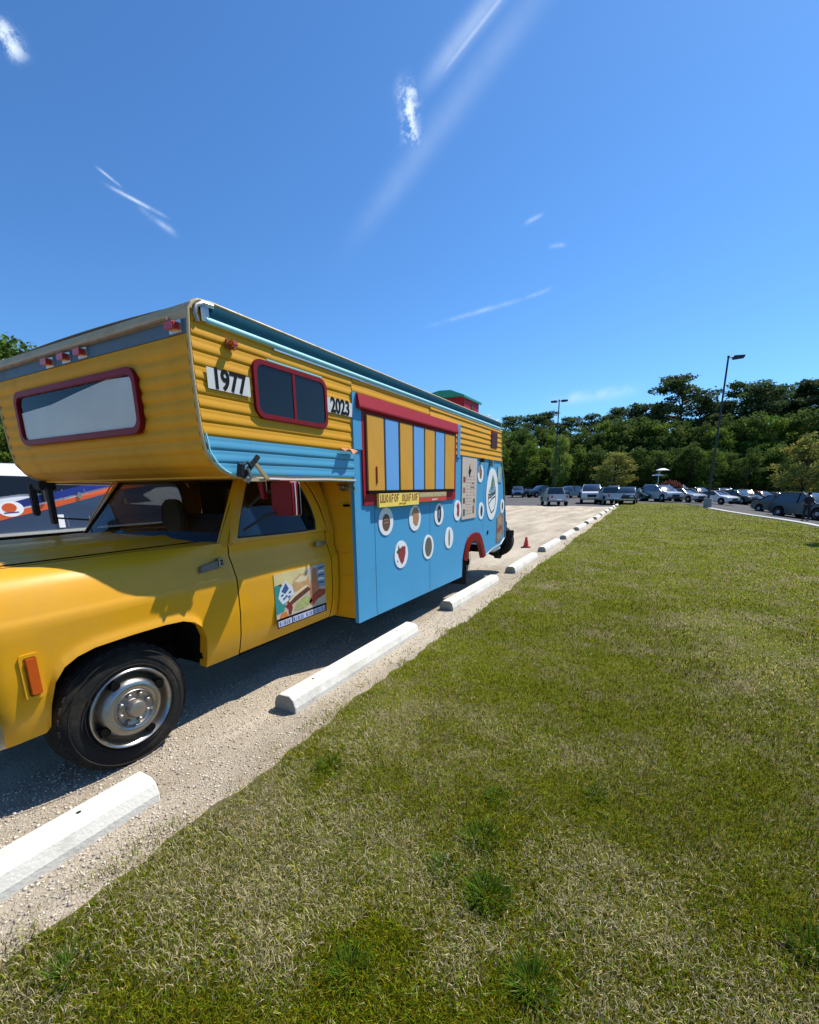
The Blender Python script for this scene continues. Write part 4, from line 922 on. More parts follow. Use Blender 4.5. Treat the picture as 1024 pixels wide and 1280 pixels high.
bn = MB().box(-2.383, -2.355, 3.76, 4.62, 1.468, 1.602).build('yellow_banner', mat('banner_yellow', (1.15, .80, .13), .7, var=.1), T)
bn2 = MB().box(-2.383, -2.355, 4.622, 5.415, 1.492, 1.602).build('red_banner', mat('banner_red', (.70, .06, .03), .6, var=.2), T)
MB().box(-2.3548, -2.3542, 4.63, 5.41, 1.545, 1.598).build('banner_upper_stripe', mat('banner_olive', (.52, .42, .18), .6, var=.3, scale=20), bn2)
rg = random.Random(5)
def scribble(y0, y1, z0, z1, n, m, parent, X):
    w = (y1 - y0) / n
    for i in range(n):
        if i == n // 2 and n > 8: continue
        a = y0 + i * w; b_ = a + w * .82; mb = MB(); t = w * .24
        kind = rg.randrange(4)
        if kind == 0: mb.ring(circ((a + b_) / 2, (z0 + z1) / 2, (b_ - a) / 2, (z1 - z0) / 2, 14), circ((a + b_) / 2, (z0 + z1) / 2, (b_ - a) / 2 - t, (z1 - z0) / 2 - t, 14), yz, X, X + .0006)
        elif kind == 1: mb.box(X, X + .0006, a, a + t, z0, z1).box(X + .0001, X + .0007, a + t, b_, z1 - t, z1).box(X + .0001, X + .0007, a + t, b_ - t, (z0 + z1) / 2 - t / 2, (z0 + z1) / 2 + t / 2)
        elif kind == 2: mb.box(X, X + .0006, a, a + t, z0, z1).box(X, X + .0006, b_ - t, b_, z0, z1).box(X + .0001, X + .0007, a + t, b_ - t, z0, z0 + t)
        else: mb.prism([(a, z0), (a + t, z0), ((a + b_) / 2, z1 - t), (b_ - t, z0), (b_, z0), ((a + b_) / 2 + t * .5, z1), ((a + b_) / 2 - t * .5, z1)], yz, X, X + .0006)
        mb.build('letter', m, parent, tri=True)
M_ink = mat('dark_red_ink', (.22, .02, .015), .6)
scribble(3.78, 4.61, 1.512, 1.594, 15, M_ink, bn, -2.3548)
scribble(4.16, 4.32, 1.480, 1.500, 5, M_ink, bn, -2.3548)
scribble(4.65, 5.40, 1.552, 1.593, 21, mat('pale_ink', (.75, .68, .40), .6), bn2, -2.3540)
scribble(4.98, 5.14, 1.503, 1.522, 5, M_white, bn2, -2.3548)
# menu board
mbd = MB().prism([(6.03, 2.072), (6.60, 2.072), (6.725, 1.20), (6.165, 1.19)], lambda a, b, t: (t, 6.08 + (a - 6.03) * 1.0 - (2.072 - b) * 0, b), -2.404, -2.392)
mbd = MB().box(-2.404, -2.392, 6.06, 6.66, 1.19, 2.072).build('menu_board', mat('menu_paper', (.72, .58, .47), .6, var=.12, scale=5), T)
cols_ = [pr('m1', (.20, .05, .03)), pr('m2', (.35, .16, .08)), pr('m3', (.12, .07, .05)), pr('m4', (.10, .16, .12))]
for i, (a, z_, w_, h_) in enumerate([(6.10, 1.72, .09, .08), (6.10, 1.57, .08, .08), (6.10, 1.42, .08, .08), (6.10, 1.24, .09, .10), (6.52, 1.42, .08, .06), (6.50, 1.26, .08, .12), (6.46, 1.70, .09, .02), (6.40, 1.64, .16, .015)]):
    MB().box(-2.3920, -2.3912, a, a + w_, z_, z_ + h_).build('dish_photo', cols_[i % 4], mbd)
flat('menu_mark', [(6.30, 1.86), (6.36, 2.0), (6.38, 1.90), (6.44, 1.92), (6.38, 1.84), (6.36, 1.78)], M_black, mbd, 1, -2.392)
M_faint = pr('faint', (.40, .30, .28)); M_pinkish = pr('pink', (.62, .30, .34))
for col, (a, b_) in enumerate(((6.22, 6.34), (6.36, 6.48), (6.50, 6.62))):
    for k in range(13):
        z_ = 1.80 - k * .045
        if (col == 2 and k in (7, 8, 10, 11)): continue
        MB().box(-2.3920, -2.3914, a, a + (b_ - a) * (.6 + .4 * ((k * 7 + col * 3) % 5) / 4), z_, z_ + .012).build('menu_line', M_pinkish if k % 5 == 0 else M_faint, mbd)
# round picture stickers
def sticker(y, z_, r, poly_list):
    d = MB().prism(circ(y, z_, r, r, 36), yz, -2.404, -2.3975).build('round_sticker', M_white, T)
    for i, (nm, pts, m_) in enumerate(poly_list): flat(nm, [(y + a * r, z_ + b * r) for a, b in pts], m_, d, i + 1, -2.3975)
oval = lambda a, b, cx=0, cz=0: [(cx + a * math.cos(t * .3491), cz + b * math.sin(t * .3491)) for t in range(18)]
sticker(3.955, 1.317, .145, [('potato', oval(.55, .62, 0, -.08), pr('pot', (.17, .085, .05), var=.4, scale=30)), ('potato_shine', [(-.3, .1), (.35, .15), (.3, .22), (-.25, .18)], pr('potl', (.40, .26, .2))), ('potato_shine', [(-.35, -.15), (.3, -.1), (.25, -.03), (-.3, -.08)], pr('potl', (.40, .26, .2)))])
sticker(4.607, 1.309, .147, [('bread_roll', [(-.45, .55), (-.2, .85), (.35, .85), (.62, .5), (.65, -.1), (.4, -.6), (0, -.62), (-.35, -.35), (-.4, .2), (-.62, .3)], pr('roll', (.52, .26, .13), var=.25, scale=30))])
sticker(5.282, 1.315, .140, [('aubergine', oval(.45, .78, .02, .02), pr('aub', (.012, .02, .05))), ('shine', [(-.1, .5), (.05, .45), (.0, -.4), (-.12, -.35)], pr('shine', (.5, .6, .8)))])
sticker(5.919, 1.332, .143, [('chilli', [(-.35, .5), (.1, .8), (.4, .5), (.4, -.5), (.1, -.7), (-.25, -.4), (-.15, .1)], pr('chi', (.36, .035, .04), var=.3))])
sticker(5.621, .974, .146, [('spoon', oval(.20, .82), pr('sp', (.20, .15, .09), var=.4, scale=30)), ('spoon_shine', [(-.05, .6), (.04, .6), (.04, -.5), (-.03, -.5)], pr('spl', (.45, .40, .33)))])
sticker(4.964, .926, .152, [('cushaw', oval(.66, .80, 0, .02), pr('cu', (.15, .14, .115), var=.35, scale=22))])
sticker(4.269, .927, .153, [('strawberry', [(-.55, .35), (-.3, .2), (.1, .6), (.6, .55), (.62, .05), (.35, -.55), (.05, -.75), (-.2, -.5), (-.5, 0)], pr('straw', (.36, .04, .045), var=.3, scale=25)), ('calyx', [(-.75, .3), (-.5, .4), (-.45, .75), (-.25, .45), (0, .55), (-.2, .25), (-.35, .1), (-.6, .15)], pr('caly', (.06, .08, .05))), ('leaf', [(-.7, -.35), (-.5, -.4), (-.55, -.5)], M_black)])
sticker(6.852, 1.86, .137, [('onion', oval(.42, .62, .05, 0), pr('on', (.30, .14, .05), var=.5, scale=30)), ('onion_top', [(-.1, .6), (.1, .9), (.2, .55)], pr('on2', (.08, .05, .02)))])
sticker(6.933, 1.274, .135, [('plum', oval(.40, .66, .06, 0), pr('pl', (.035, .03, .10)))])
sticker(8.10, 1.304, .125, [('bottle', oval(.35, .62), pr('bo', (.03, .03, .07)))])
# large round logo
d = MB().prism(circ(7.476, 1.527, .32, .43, 48), yz, -2.404, -2.3965).build('large_logo', M_white, T)
U = lambda pts: [(7.476 + a * .3, 1.527 + b * .42) for a, b in pts]
flat('logo_sail', U([(-.45, .1), (-.2, .55), (.0, .78), (.1, .55), (.05, .1)]), pr('sail', (.09, .24, .20), var=.3), d, 1, -2.3965)
flat('logo_sail', U([(.05, .1), (.1, .55), (.02, .78), (.35, .55), (.55, .2), (.5, .02)]), pr('sail2', (.36, .33, .30), var=.3, scale=20), d, 2, -2.3965)
M_lineart = pr('line', (.05, .07, .09))
def stroke(pts, w, layer):
    for (a, b), (c, e) in zip(pts, pts[1:]):
        dx, dz = c - a, e - b; L = math.hypot(dx, dz); nx, nz_ = -dz / L * w, dx / L * w
        flat('logo_stroke', U([(a + nx, b + nz_), (c + nx, e + nz_), (c - nx, e - nz_), (a - nx, b - nz_)]), M_lineart, d, layer, -2.3965)
stroke([(-.65, .0), (-.3, -.02), (.2, .05), (.62, .14)], .035, 3); stroke([(-.68, -.12), (-.2, -.10), (.25, .0), (.6, .05)], .03, 3)
stroke([(-.72, .05), (-.70, -.25), (-.60, -.42), (-.1, -.74), (.4, -.62), (.62, -.35), (.60, -.02)], .03, 4)
stroke([(-.55, -.35), (-.1, -.18), (.55, -.08)], .03, 3); stroke([(-.62, -.16), (-.3, .0), (-.1, .08)], .03, 5)
flat('logo_cloud', U([(-.7, .12), (-.4, .3), (-.1, .12), (.2, .28), (.65, .30), (.6, .16), (.1, .06), (-.4, .04)]), pr('cl', (.30, .42, .52), var=.6, scale=40), d, 3, -2.3965)
# tall picture sticker and small sign at the rear
tp = MB().prism([(7.80, .66), (7.80, 1.12), (8.0, 1.22), (8.2, 1.12), (8.24, .80), (8.05, .66)], yz, -2.404, -2.398).build('burger_picture', mat('picture_brown', (.30, .22, .17), .6, var=.6, scale=10), T)
flat('picture_bun', [(7.86, 1.05), (7.98, 1.16), (8.1, 1.08), (8.08, .98), (7.9, .98)], pr('pb', (.55, .30, .15), var=.4), tp, 1, -2.398)
flat('picture_filling', [(7.84, .90), (8.1, .97), (8.12, .9), (7.86, .84)], pr('pf', (.40, .05, .03), var=.5, scale=40), tp, 1, -2.398)
flat('picture_base', [(7.86, .72), (8.1, .72), (8.12, .83), (7.86, .80)], pr('pbb', (.33, .33, .24), var=.4, scale=40), tp, 1, -2.398)
sg = MB().box(-2.404, -2.394, 7.74, 7.97, 1.73, 2.0).build('notice_sign', mat('notice', (.30, .44, .42), .5, var=.3, scale=20), T)
MB().box(-2.3945, -2.3935, 7.76, 7.90, 1.78, 1.97).build('notice_print', mat('notice_print', (.42, .55, .52), .5, var=.5, scale=30), sg)
vt = MB().box(-2.395, -2.382, 7.30, 7.62, 2.285, 2.54).build('roof_vent_grille', M_redd, T)
for k in range(7): MB().box(-2.382, -2.378, 7.32, 7.60, 2.30 + k * .033, 2.318 + k * .033).build('louvre', mat('dark_brown', (.06, .012, .012), .6), vt)
MB().prism(circ(7.30, .893, .04, .035, 14), yz, -2.404, -2.3985).build('fuel_cap_hole', M_dark, T)
MB().box(-2.395, -2.34, 6.82, 6.90, 2.03, 2.09).build('light_fixture', M_blk, T, bevel=.01); MB().box(-2.395, -2.35, 7.28, 7.36, 1.98, 2.08).build('light_fixture', M_steel, T, bevel=.01)
# wheel arch trim
ina = [(6.70 + (y - 6.70) * .66, .42 + (z - .42) * .72) for y, z in outarch]; ina[-1] = (6.28, .585 * .0 + .50); outa = outarch[:-1]; ina = ina[:-1]
tr_ = MB().grid([[(-2.402 + dx, y + (y2 - y) * k, z + (z2 - z) * k) for dx, k in ((-.01, -.0), (.014, .02), (.020, .3), (.018, .85), (-.04, 1.0))] for (y, z), (y2, z2) in zip(outa, ina)]); tr_.build('wheel_arch_trim', M_redd, T, smooth=True)
MB().box(-2.9, -2.42, 6.1, 6.16, .33, .9).build('arch_front_wall', M_dark, T)
# roof hood box, red with a green cap
RB = MB().box(-3.55, -2.75, 6.98, 7.68, 2.70, 3.05).build('roof_box', M_red, T, bevel=.006)
MB().prism([(-3.62, 3.03), (-3.62, 3.07), (-3.15, 3.16), (-2.95, 3.15), (-2.72, 3.06), (-2.72, 3.02), (-2.78, 3.045), (-3.52, 3.045)], xz, 6.90, 7.74).build('cap', M_green, RB, bevel=.006)
MB().prism([(-3.35, 2.88), (-3.15, 2.93), (-2.80, 2.90), (-2.80, 2.86), (-3.35, 2.84)], xz, 6.95, 6.98).build('louvre', M_redd, RB)
MB().box(-2.751, -2.742, 7.30, 7.42, 2.88, 2.97).build('vent', mat('dark_brown', (.06, .012, .012)), RB)
MB().tube([(-2.47, 7.3, 2.73), (-2.47, 7.35, 2.79), (-2.47, 7.45, 2.79), (-2.5, 7.5, 2.73)], .012, 6).tube([(-2.5, 7.75, 2.74), (-2.5, 8.0, 2.80)], .008, 6).build('roof_pipe', M_white, T)
#PART3

# ================================================================== van behind the truck
VX = -16.0
V = thing('parked_van', (VX - 1.0, 8.0, 0), 'long white, blue and orange van parked beyond the yellow hood', 'van')
M_vw = mat('van_white', (.78, .78, .78), .35, coat=.4, var=.04); M_vb = mat('van_slate_blue', (.020, .050, .115), .4, coat=.3, var=.1)
M_vn = mat('van_royal_blue', (.008, .02, .20), .35, var=.1); M_vo = mat('van_orange', (.72, .11, .015), .4, var=.1)
vb = MB(); prof = [(0, .50), (.02, .62), (.03, 1.2), (0, 1.5), (-.10, 2.05), (-.22, 2.30), (-.40, 2.42), (-1.0, 2.48)]
rows = []
for y, k, top in ((2.6, 1.0, .72), (3.0, 1.0, .86), (3.6, 1.0, .92), (4.4, 1, .97), (5.2, 1, 1), (8, 1, 1), (13.5, 1, 1)):
    r = [(VX + dx, y, .5 + (z - .5) * (top if z > 1.3 else 1)) for dx, z in prof]; rows.append(r + [(2 * (VX - 1) - a, b_, c) for a, b_, c in r[::-1][1:]])
vb.grid(rows); vb.add(rows[-1], [tuple(range(len(rows[-1])))]); vb.add(rows[0], [tuple(range(len(rows[0])))]); vb.build('body', M_vw, V, smooth=True)
def vflat(name, poly, m, t0=.032, t1=.036, parent=None): return MB().prism(poly, lambda a, b, t: (VX + t - (0 if b < 1.5 else (b - 1.5) * .18), a, b), t0, t1).build(name, m, parent or V, tri=True)
vflat('lower_panel', [(3.0, .52), (13.4, .52), (13.4, 2.3), (9.4, 2.06), (8.4, 1.60), (7.0, 1.30), (5.4, .86), (3.0, .75)], M_vb)
vflat('blue_swoosh', [(5.6, 1.10), (7.0, 1.42), (8.5, 1.78), (8.7, 2.02), (7.7, 1.80), (6.4, 1.50), (5.6, 1.28)], M_vn, .037, .040)
vflat('blue_swoosh', [(8.6, 2.0), (8.5, 1.78), (10.2, 1.95), (13, 1.5), (13, 2.3), (9.4, 2.2)], M_vn, .037, .040)
vflat('orange_stripe', [(3.2, .84), (5.5, .86), (6.9, 1.17), (8.9, 1.68), (9.9, 1.80), (8.9, 1.84), (7.4, 1.45), (5.5, 1.03), (3.2, .98)], M_vo, .041, .044)
vflat('orange_stripe', [(9.0, 2.02), (10.6, 1.92), (13, 2.0), (13, 2.25), (9.6, 2.2)], M_vo, .041, .044)
vflat('windows', [(3.4, 1.35), (3.9, 2.0), (5.6, 2.1), (6.7, 2.08), (6.75, 1.60), (6.1, 1.58), (5.0, 1.42)], M_wind, .03, .034)
vflat('windows', [(6.86, 1.62), (6.86, 2.1), (8.9, 2.12), (8.9, 2.05), (7.9, 1.86), (7.4, 1.68)], M_wind, .03, .034)
for y in (7.18, 7.80, 8.55, 9.6): vflat('door_seam', [(y, .56), (y + .015, .56), (y + .015, 1.72), (y, 1.72)], mat('pale_seam', (.25, .28, .33), .5), .045, .047)
for y, z_ in ((7.62, 1.52), (8.55, 1.24), (9.0, 1.30), (6.45, 1.5)): MB().prism(rrect(y, z_, .12, .19, .05, 4), yz, VX + .045, VX + .07).build('door_handle', M_chr, V, bevel=.005)
lg = MB().prism(circ(5.83, 1.18, .30, .22, 24), yz, VX + .045, VX + .05).build('oval_emblem', M_white, V); MB().prism(circ(5.80, 1.21, .17, .13, 18), yz, VX + .05, VX + .054).build('emblem_shape', M_vo, lg); MB().prism([(5.66, 1.05), (6.0, 1.07), (6.0, 1.10), (5.66, 1.08)], yz, VX + .05, VX + .055).build('emblem_line', M_vn, lg)
MB().box(VX + .0, VX + .20, 3.4, 7.9, .42, .50).build('running_board', M_alu, V, bevel=.02)
MB().box(VX - .1, VX + .02, 8.0, 13.2, .46, .53).build('side_skirt', M_white, V)
MB().box(VX - .02, VX + .08, 6.92, 7.08, .56, .95).build('step_bracket', M_white, V)
MB().box(VX + .05, VX + .12, 6.62, 6.72, 1.35, 1.95).build('van_mirror', M_blk, V, bevel=.02)
MB().box(VX - 1.9, VX - .1, 2.9, 13.3, .30, .55).build('underbody', M_dark, V)
for y in (4.3, 10.8):
    for s, x in ((1, VX + .02), (-1, VX - 2.02)):
        w = MB().lathe((x, y, .38), (s, 0, 0), [(-.25, .22), (-.25, .36), (-.22, .38), (-.03, .38), (0, .35), (.005, .25), (-.02, .22), (-.03, .1), (.0, .05), (0, 0)], 28).build('wheel', M_tyre, V, smooth=True)

# ================================================================== cone
cp = at(657.5, 684.5); CN = thing('traffic_cone', cp, 'small red orange traffic cone standing on the gravel behind the truck', 'cone')
M_cone = mat('cone_plastic', (.75, .03, .012), .5, var=.1, scale=6)
MB().lathe(cp, (0, 0, 1), [(.02, .085), (.04, .075), (.15, .052), (.26, .03), (.29, .026), (.292, .018), (.28, .016)], 24).build('cone_body', M_cone, CN, smooth=True)
MB().box(cp.x - .12, cp.x + .12, cp.y - .12, cp.y + .12, 0.0, .022).build('base', mat('cone_base', (.10, .02, .015), .7), CN, bevel=.006)

# ================================================================== lamp posts
M_pole = mat('dark_bronze_paint', (.018, .017, .017), .5, var=.2)
def lamp_post(p, h, heads, label, ped):
    t = thing('street_lamp', p, label, 'lamp post', 'tall dark parking lot lamp posts')
    x, y, z = p
    if ped: MB().lathe((x, y, z), (0, 0, 1), [(0, .30), (.72, .30), (.75, .28), (.75, 0)], 20).build('concrete_base', mat('pole_base_concrete', (.36, .34, .30), .85, var=.2, scale=5, bump=.3), t, smooth=True)
    MB().tube([(x, y, z + .3), (x, y, z + h)], [.085, .065], 10).build('pole', M_pole, t, smooth=True)
    MB().lathe((x, y, z + h), (0, 0, 1), [(-.02, .08), (.12, .08), (.16, 0)], 10).build('pole_cap', M_pole, t)
    for s in heads:
        MB().tube([(x, y, z + h - .02), (x + s * .28, y, z + h - .02)], .035, 6).build('arm', M_pole, t)
        MB().prism([(.22, -.10), (.32, -.17), (.98, -.14), (1.04, -.05), (1.04, .05), (.36, .09)], lambda a, b, q_: (x + s * a, y + q_, z + h - .02 + b), -.18, .18).build('lamp_head', M_pole, t, bevel=.015)
p1 = at(884, 634.5); r = ray(908.5, 447); h1 = CAMH + r[2] * p1.y / r[1] - p1.z
lamp_post(p1, h1, (1,), 'tall dark lamp post with one head and a concrete base at the lawn corner', True)
p2 = Vector((ray_at(693, 600, 62).x, 62, 0)); h2 = ray_at(698, 501, 62).z
lamp_post(p2, h2, (1, -1), 'slim dark lamp post with two heads among the parked cars at left', False)

# ================================================================== trees
def leafmat(name, base, var=.35):
    m = bpy.data.materials.new(name); m.use_nodes = True; nd, lk = m.node_tree.nodes, m.node_tree.links; p = nd['Principled BSDF']; p.inputs['Roughness'].default_value = .8; p.inputs['Specular IOR Level'].default_value = .1
    a = nd.new('ShaderNodeAttribute'); a.attribute_name = 'tone'; mx = nd.new('ShaderNodeMix'); mx.data_type = 'RGBA'; mx.blend_type = 'MULTIPLY'; mx.inputs[0].default_value = 1
    lk.new(a.outputs['Color'], mx.inputs[6]); mx.inputs[7].default_value = (*base, 1); lk.new(mx.outputs[2], p.inputs['Base Color'])
    tr = nd.new('ShaderNodeBsdfTranslucent'); lk.new(mx.outputs[2], tr.inputs[0]); ms = nd.new('ShaderNodeMixShader'); ms.inputs[0].default_value = .40; lk.new(p.outputs[0], ms.inputs[1]); lk.new(tr.outputs[0], ms.inputs[2]); lk.new(ms.outputs[0], nd['Material Output'].inputs[0]); return m
ML = {'dark': leafmat('dark_foliage', (.095, .145, .030)), 'mid': leafmat('green_foliage', (.13, .20, .030)), 'light': leafmat('fresh_foliage', (.21, .29, .06)), 'olive': leafmat('olive_foliage', (.24, .25, .06)), 'pine': leafmat('pine_needles', (.070, .105, .036))}
M_bark = mat('bark', (.07, .052, .04), .95, var=.4, scale=1.5, bump=.6)
def leaf_quads(P, size, rs):
    n = len(P); nrm = rs.standard_normal((n, 3)); nrm[:, 2] += .6; nrm /= np.linalg.norm(nrm, axis=1)[:, None]
    a = np.cross(nrm, rs.standard_normal((n, 3))); a /= np.linalg.norm(a, axis=1)[:, None]; b = np.cross(nrm, a); s = size * rs.uniform(.5, 1.3, n)[:, None]
    V = np.stack([P - a * s, P + b * s * .6, P + a * s, P - b * s * .6], 1).reshape(-1, 3); F_ = np.arange(n * 4); return V, F_, n
def make_tree(seed, kind):
    rs = np.random.default_rng(seed); H = 16.0; pts = []; tone = []; trunk = MB(); limbs = []
    tx, ty = rs.uniform(-.5, .5, 2)
    ax = lambda z: Vector((tx * math.sin(z * .2), ty * math.sin(z * .17), z))
    if kind == 'pine':
        nc = 34; centers = []
        for k in range(nc):
            z = H * (.52 + .46 * (k / nc)); rr = (1 - ((z / H - .52) / .5) ** 2) * 3.4 + .5; a = rs.uniform(0, 6.28); q_ = rr * rs.uniform(.35, 1.0)
            c = (math.cos(a) * q_, math.sin(a) * q_, z + rs.uniform(-.3, .5)); centers.append((c, rs.uniform(.7, 1.35), .38)); limbs.append((z - .6, c))
        per, sz = 190, .16
    else:
        nc = 130; centers = []
        W_ = rs.uniform(3.4, 4.6); lop = rs.uniform(-.25, .25, 2); bias = rs.uniform(.4, .55)
        for k in range(nc):
            while True:
                u = rs.uniform(-1, 1, 3); d = np.linalg.norm(u)
                if .45 < d < 1: break
            z = H * .54 + u[2] * H * .44; wz = 1 - .35 * max(0, u[2]) - .12 * max(0, -u[2])
            c = (u[0] * W_ * wz + lop[0] * z * .2, u[1] * W_ * wz + lop[1] * z * .2, z); centers.append((c, rs.uniform(.5, 1.2), .8))
            if k % 5 == 0: limbs.append((z * .55, c))
        per, sz = 75, .21
    for c, r_, fl in centers:
        n = int(per * r_); p = rs.standard_normal((n, 3)); p /= np.linalg.norm(p, axis=1)[:, None]; p *= (rs.uniform(.25, 1.0, n) ** .5)[:, None] * r_
        p[:, 2] *= fl; p += np.array(c); p += rs.normal(0, .12, p.shape); pts.append(p); t = rs.uniform(.75, 1.25) * rs.uniform(.7, 1.35, n); tone.append(np.stack([t * rs.uniform(.9, 1.15), t, t * rs.uniform(.8, 1.1)], 1))
    P = np.concatenate(pts); C = np.concatenate(tone); V_, F_, n = leaf_quads(P, sz, rs)
    crown = fast_mesh('crown', V_, F_, [4] * n, ML['mid'], np.repeat(C, 4, 0))
    trunk.tube([ax(z) for z in np.linspace(-.3, H * (.96 if kind == 'pine' else .8), 9)], [.26 * (1 - .85 * k / 8) for k in range(9)], 8)
    for z, c in limbs: trunk.tube([ax(max(1, z)), (ax(max(1, z)) + Vector(c)) / 2 + Vector((0, 0, .3)), Vector(c)], [.09, .06, .02], 5)
    me = bpy.data.meshes.new('trunk'); me.from_pydata(trunk.v, [], trunk.f); me.materials.append(M_bark)
    return crown, me
PROTO = {'leafy': [make_tree(s, 'leafy') for s in (11, 12, 13, 14)], 'pine': [make_tree(s, 'pine') for s in (21, 22, 23)]}
tcount = 0
LMK = [(622, 'right beside the food truck'), (647, 'above the leftmost far SUV'), (677, 'above the black pickup'), (697, 'at the slim lamp post'), (715, 'above the dark grey SUV'), (738, 'above the white pickup'), (768, 'behind the low olive tree'), (795, 'just left of the white canopies'), (823, 'behind the white canopies'), (848, 'below the highest pine'), (870, 'just left of the tall lamp post'), (895, 'just right of the tall lamp post'), (922, 'above the black SUV'), (945, 'above the large dark SUV nose'), (968, 'above the large dark SUV'), (990, 'left of the yellow green tree'), (1012, 'behind the yellow green tree'), (1040, 'just outside the right edge'), (1070, 'outside the right edge'), (1100, 'well outside the right edge'), (1130, 'far outside the right edge'), (1165, 'farthest outside the right edge')]
USED = {}
def place_words(base, px):
    w = min(LMK, key=lambda q: abs(q[0] - px)); k = (base, w[1]); USED[k] = USED.get(k, 0) + 1
    return base + ', ' + w[1] + ('' if USED[k] == 1 else ', right neighbour' if USED[k] == 2 else ', third')
def tree(px, top, Y, kind, leaf, label, group, wide=1.0):
    global tcount
    P = ray_at(px, 600, Y); zb_ = float(hz(P.x, P.y)); top_z = ray_at(px, top, Y).z; P = ray_at(px, (top + 600) / 2, Y); H = top_z - zb_
    protos = PROTO[kind]; cr_, tr = protos[tcount % len(protos)]; tcount += 1
    t = thing('pine_tree' if kind == 'pine' else 'broadleaf_tree', (P.x, P.y, zb_), label, 'tree', group); s = H / 16.2; sw_ = s * wide * random.uniform(.92, 1.1)
    t.scale = (sw_, sw_, s); t.rotation_euler.z = random.uniform(0, 6.28)
    for nm, me in (('trunk', tr), ('crown', cr_)):
        o = bpy.data.objects.new(nm, me); COL.objects.link(o); o.parent = t
        if nm == 'crown': o.material_slots[0].link = 'OBJECT'; o.material_slots[0].material = ML[leaf]
G_line = 'trees of the wood behind the parking lot'
back = [(640, 520), (664, 518), (686, 513), (712, 521), (738, 517), (765, 509), (786, 507), (806, 505), (848, 466), (872, 503), (826, 503), (900, 505), (926, 481), (948, 487), (966, 484), (990, 484), (1012, 478), (1040, 474), (1075, 480), (1110, 484), (1150, 478)]
for i, (px, py) in enumerate(back):
    big = px == 848
    tree(px, py - (7 if px > 880 else 2), 112 + (i * 7) % 9, 'pine', 'pine', 'tall pine with the widest and highest crown on the skyline, left of the lamp post' if big else place_words('dark skyline pine', px), None if big else 'dark pines in the back of the wood', 1.45 if big else 1.2)
mids = [(618, 528), (630, 534), (644, 524), (657, 530), (673, 524), (690, 534), (704, 528), (722, 527), (738, 530), (752, 521), (770, 516), (788, 514), (806, 507), (822, 512), (838, 509), (856, 512), (874, 510), (892, 515), (910, 506), (928, 512), (946, 500), (966, 504), (984, 500), (1004, 497), (1022, 494), (1046, 498), (1070, 500), (1100, 500), (1135, 500), (1170, 505)]
for i, (px, py) in enumerate(mids):
    tree(px, py + (12 if px > 780 else 5) + (i * 37) % 9 - 4, 100 + (i * 5) % 7, 'leafy', ('dark', 'mid', 'dark', 'dark')[i % 4], place_words('dense dark tree in the middle row', px), 'dark leafy trees in the middle row of the wood', 1.05)
front = [(622, 545, 'mid'), (640, 552, 'dark'), (660, 548, 'mid'), (682, 556, 'mid'), (720, 553, 'mid'), (744, 556, 'dark'), (800, 556, 'dark'), (822, 560, 'dark'), (846, 557, 'dark'), (868, 552, 'dark'), (888, 558, 'mid'), (912, 562, 'dark'), (936, 557, 'dark'), (960, 560, 'mid'), (978, 553, 'dark'), (1050, 548, 'mid'), (1080, 550, 'dark'), (1110, 552, 'mid')]
for i, (px, py, lf) in enumerate(front):
    tree(px, py, 90 + (i * 3) % 5, 'leafy', lf, place_words('lower tree fronting the wood', px), 'lower trees at the front edge of the wood', 1.25)
crn, trk = PROTO['leafy'][2]
t = thing('broadleaf_tree', (5.1, 17.7, float(hz(5.1, 17.7))), 'young tree added out of view past the right edge to cast the lawn shadow', 'tree'); t.scale = (.10, .10, .2)  # unseen tree, added only to throw the shadow on the lawn
for nm, me in (('trunk', trk), ('crown', crn)):
    o = bpy.data.objects.new(nm, me); COL.objects.link(o); o.parent = t
tree(702, 541, 88, 'leafy', 'light', 'narrow fresh green tree beside the slim two headed lamp post', None, .8)
tree(770, 562, 80, 'leafy', 'olive', 'low round olive green tree behind the parked cars, centre of the wood edge', None, 1.7)
tree(1012, 537, 62, 'leafy', 'olive', 'yellow green tree at the right edge of the picture, nearer than the wood', None, 1.35)
for i, (px, py) in enumerate([(-60, 412), (-30, 396), (-5, 402), (20, 405), (44, 418), (62, 425), (5, 436)]):
    tree(px, py, 34 + (i * 3) % 7, 'leafy', ('mid', 'dark')[i % 2], ('dark leafy tree rising behind the camper roof, ' + ('outside the left edge', 'just outside the left edge', 'at the very left edge', 'with the highest crown in view', 'second crown from the right', 'rightmost and smallest crown', 'filling the gap at the left edge')[i]), 'trees behind the camper at the far left', 1.2)
for i, (px, py, Y) in enumerate([(-20, 520, 24), (8, 510, 26), (30, 530, 27), (-60, 520, 23)]):
    tree(px, py, Y, 'leafy', 'mid', ('green tree just behind the parked van, ' + ('outside the left edge', 'at the picture edge', 'nearest the camper corner', 'far outside the left edge')[i]), 'green trees behind the parked van', 1.5)
for i in range(12):
    x = -78 + i * 5.2; t_y = 70 + i * 3 + (i * 5) % 7; crn, trk = PROTO['leafy'][i % 4]
    t = thing('broadleaf_tree', (x, t_y, 0), ('green tree behind the food truck, number ' + ('one', 'two', 'three', 'four', 'five', 'six', 'seven', 'eight', 'nine', 'ten', 'eleven', 'twelve')[i] + ' from the left'), 'tree', 'wood hidden behind the food truck'); t.scale = (.85, .85, .75 + .1 * (i % 3)); t.rotation_euler.z = i
    for nm, me in (('trunk', trk), ('crown', crn)):
        o = bpy.data.objects.new(nm, me); COL.objects.link(o); o.parent = t
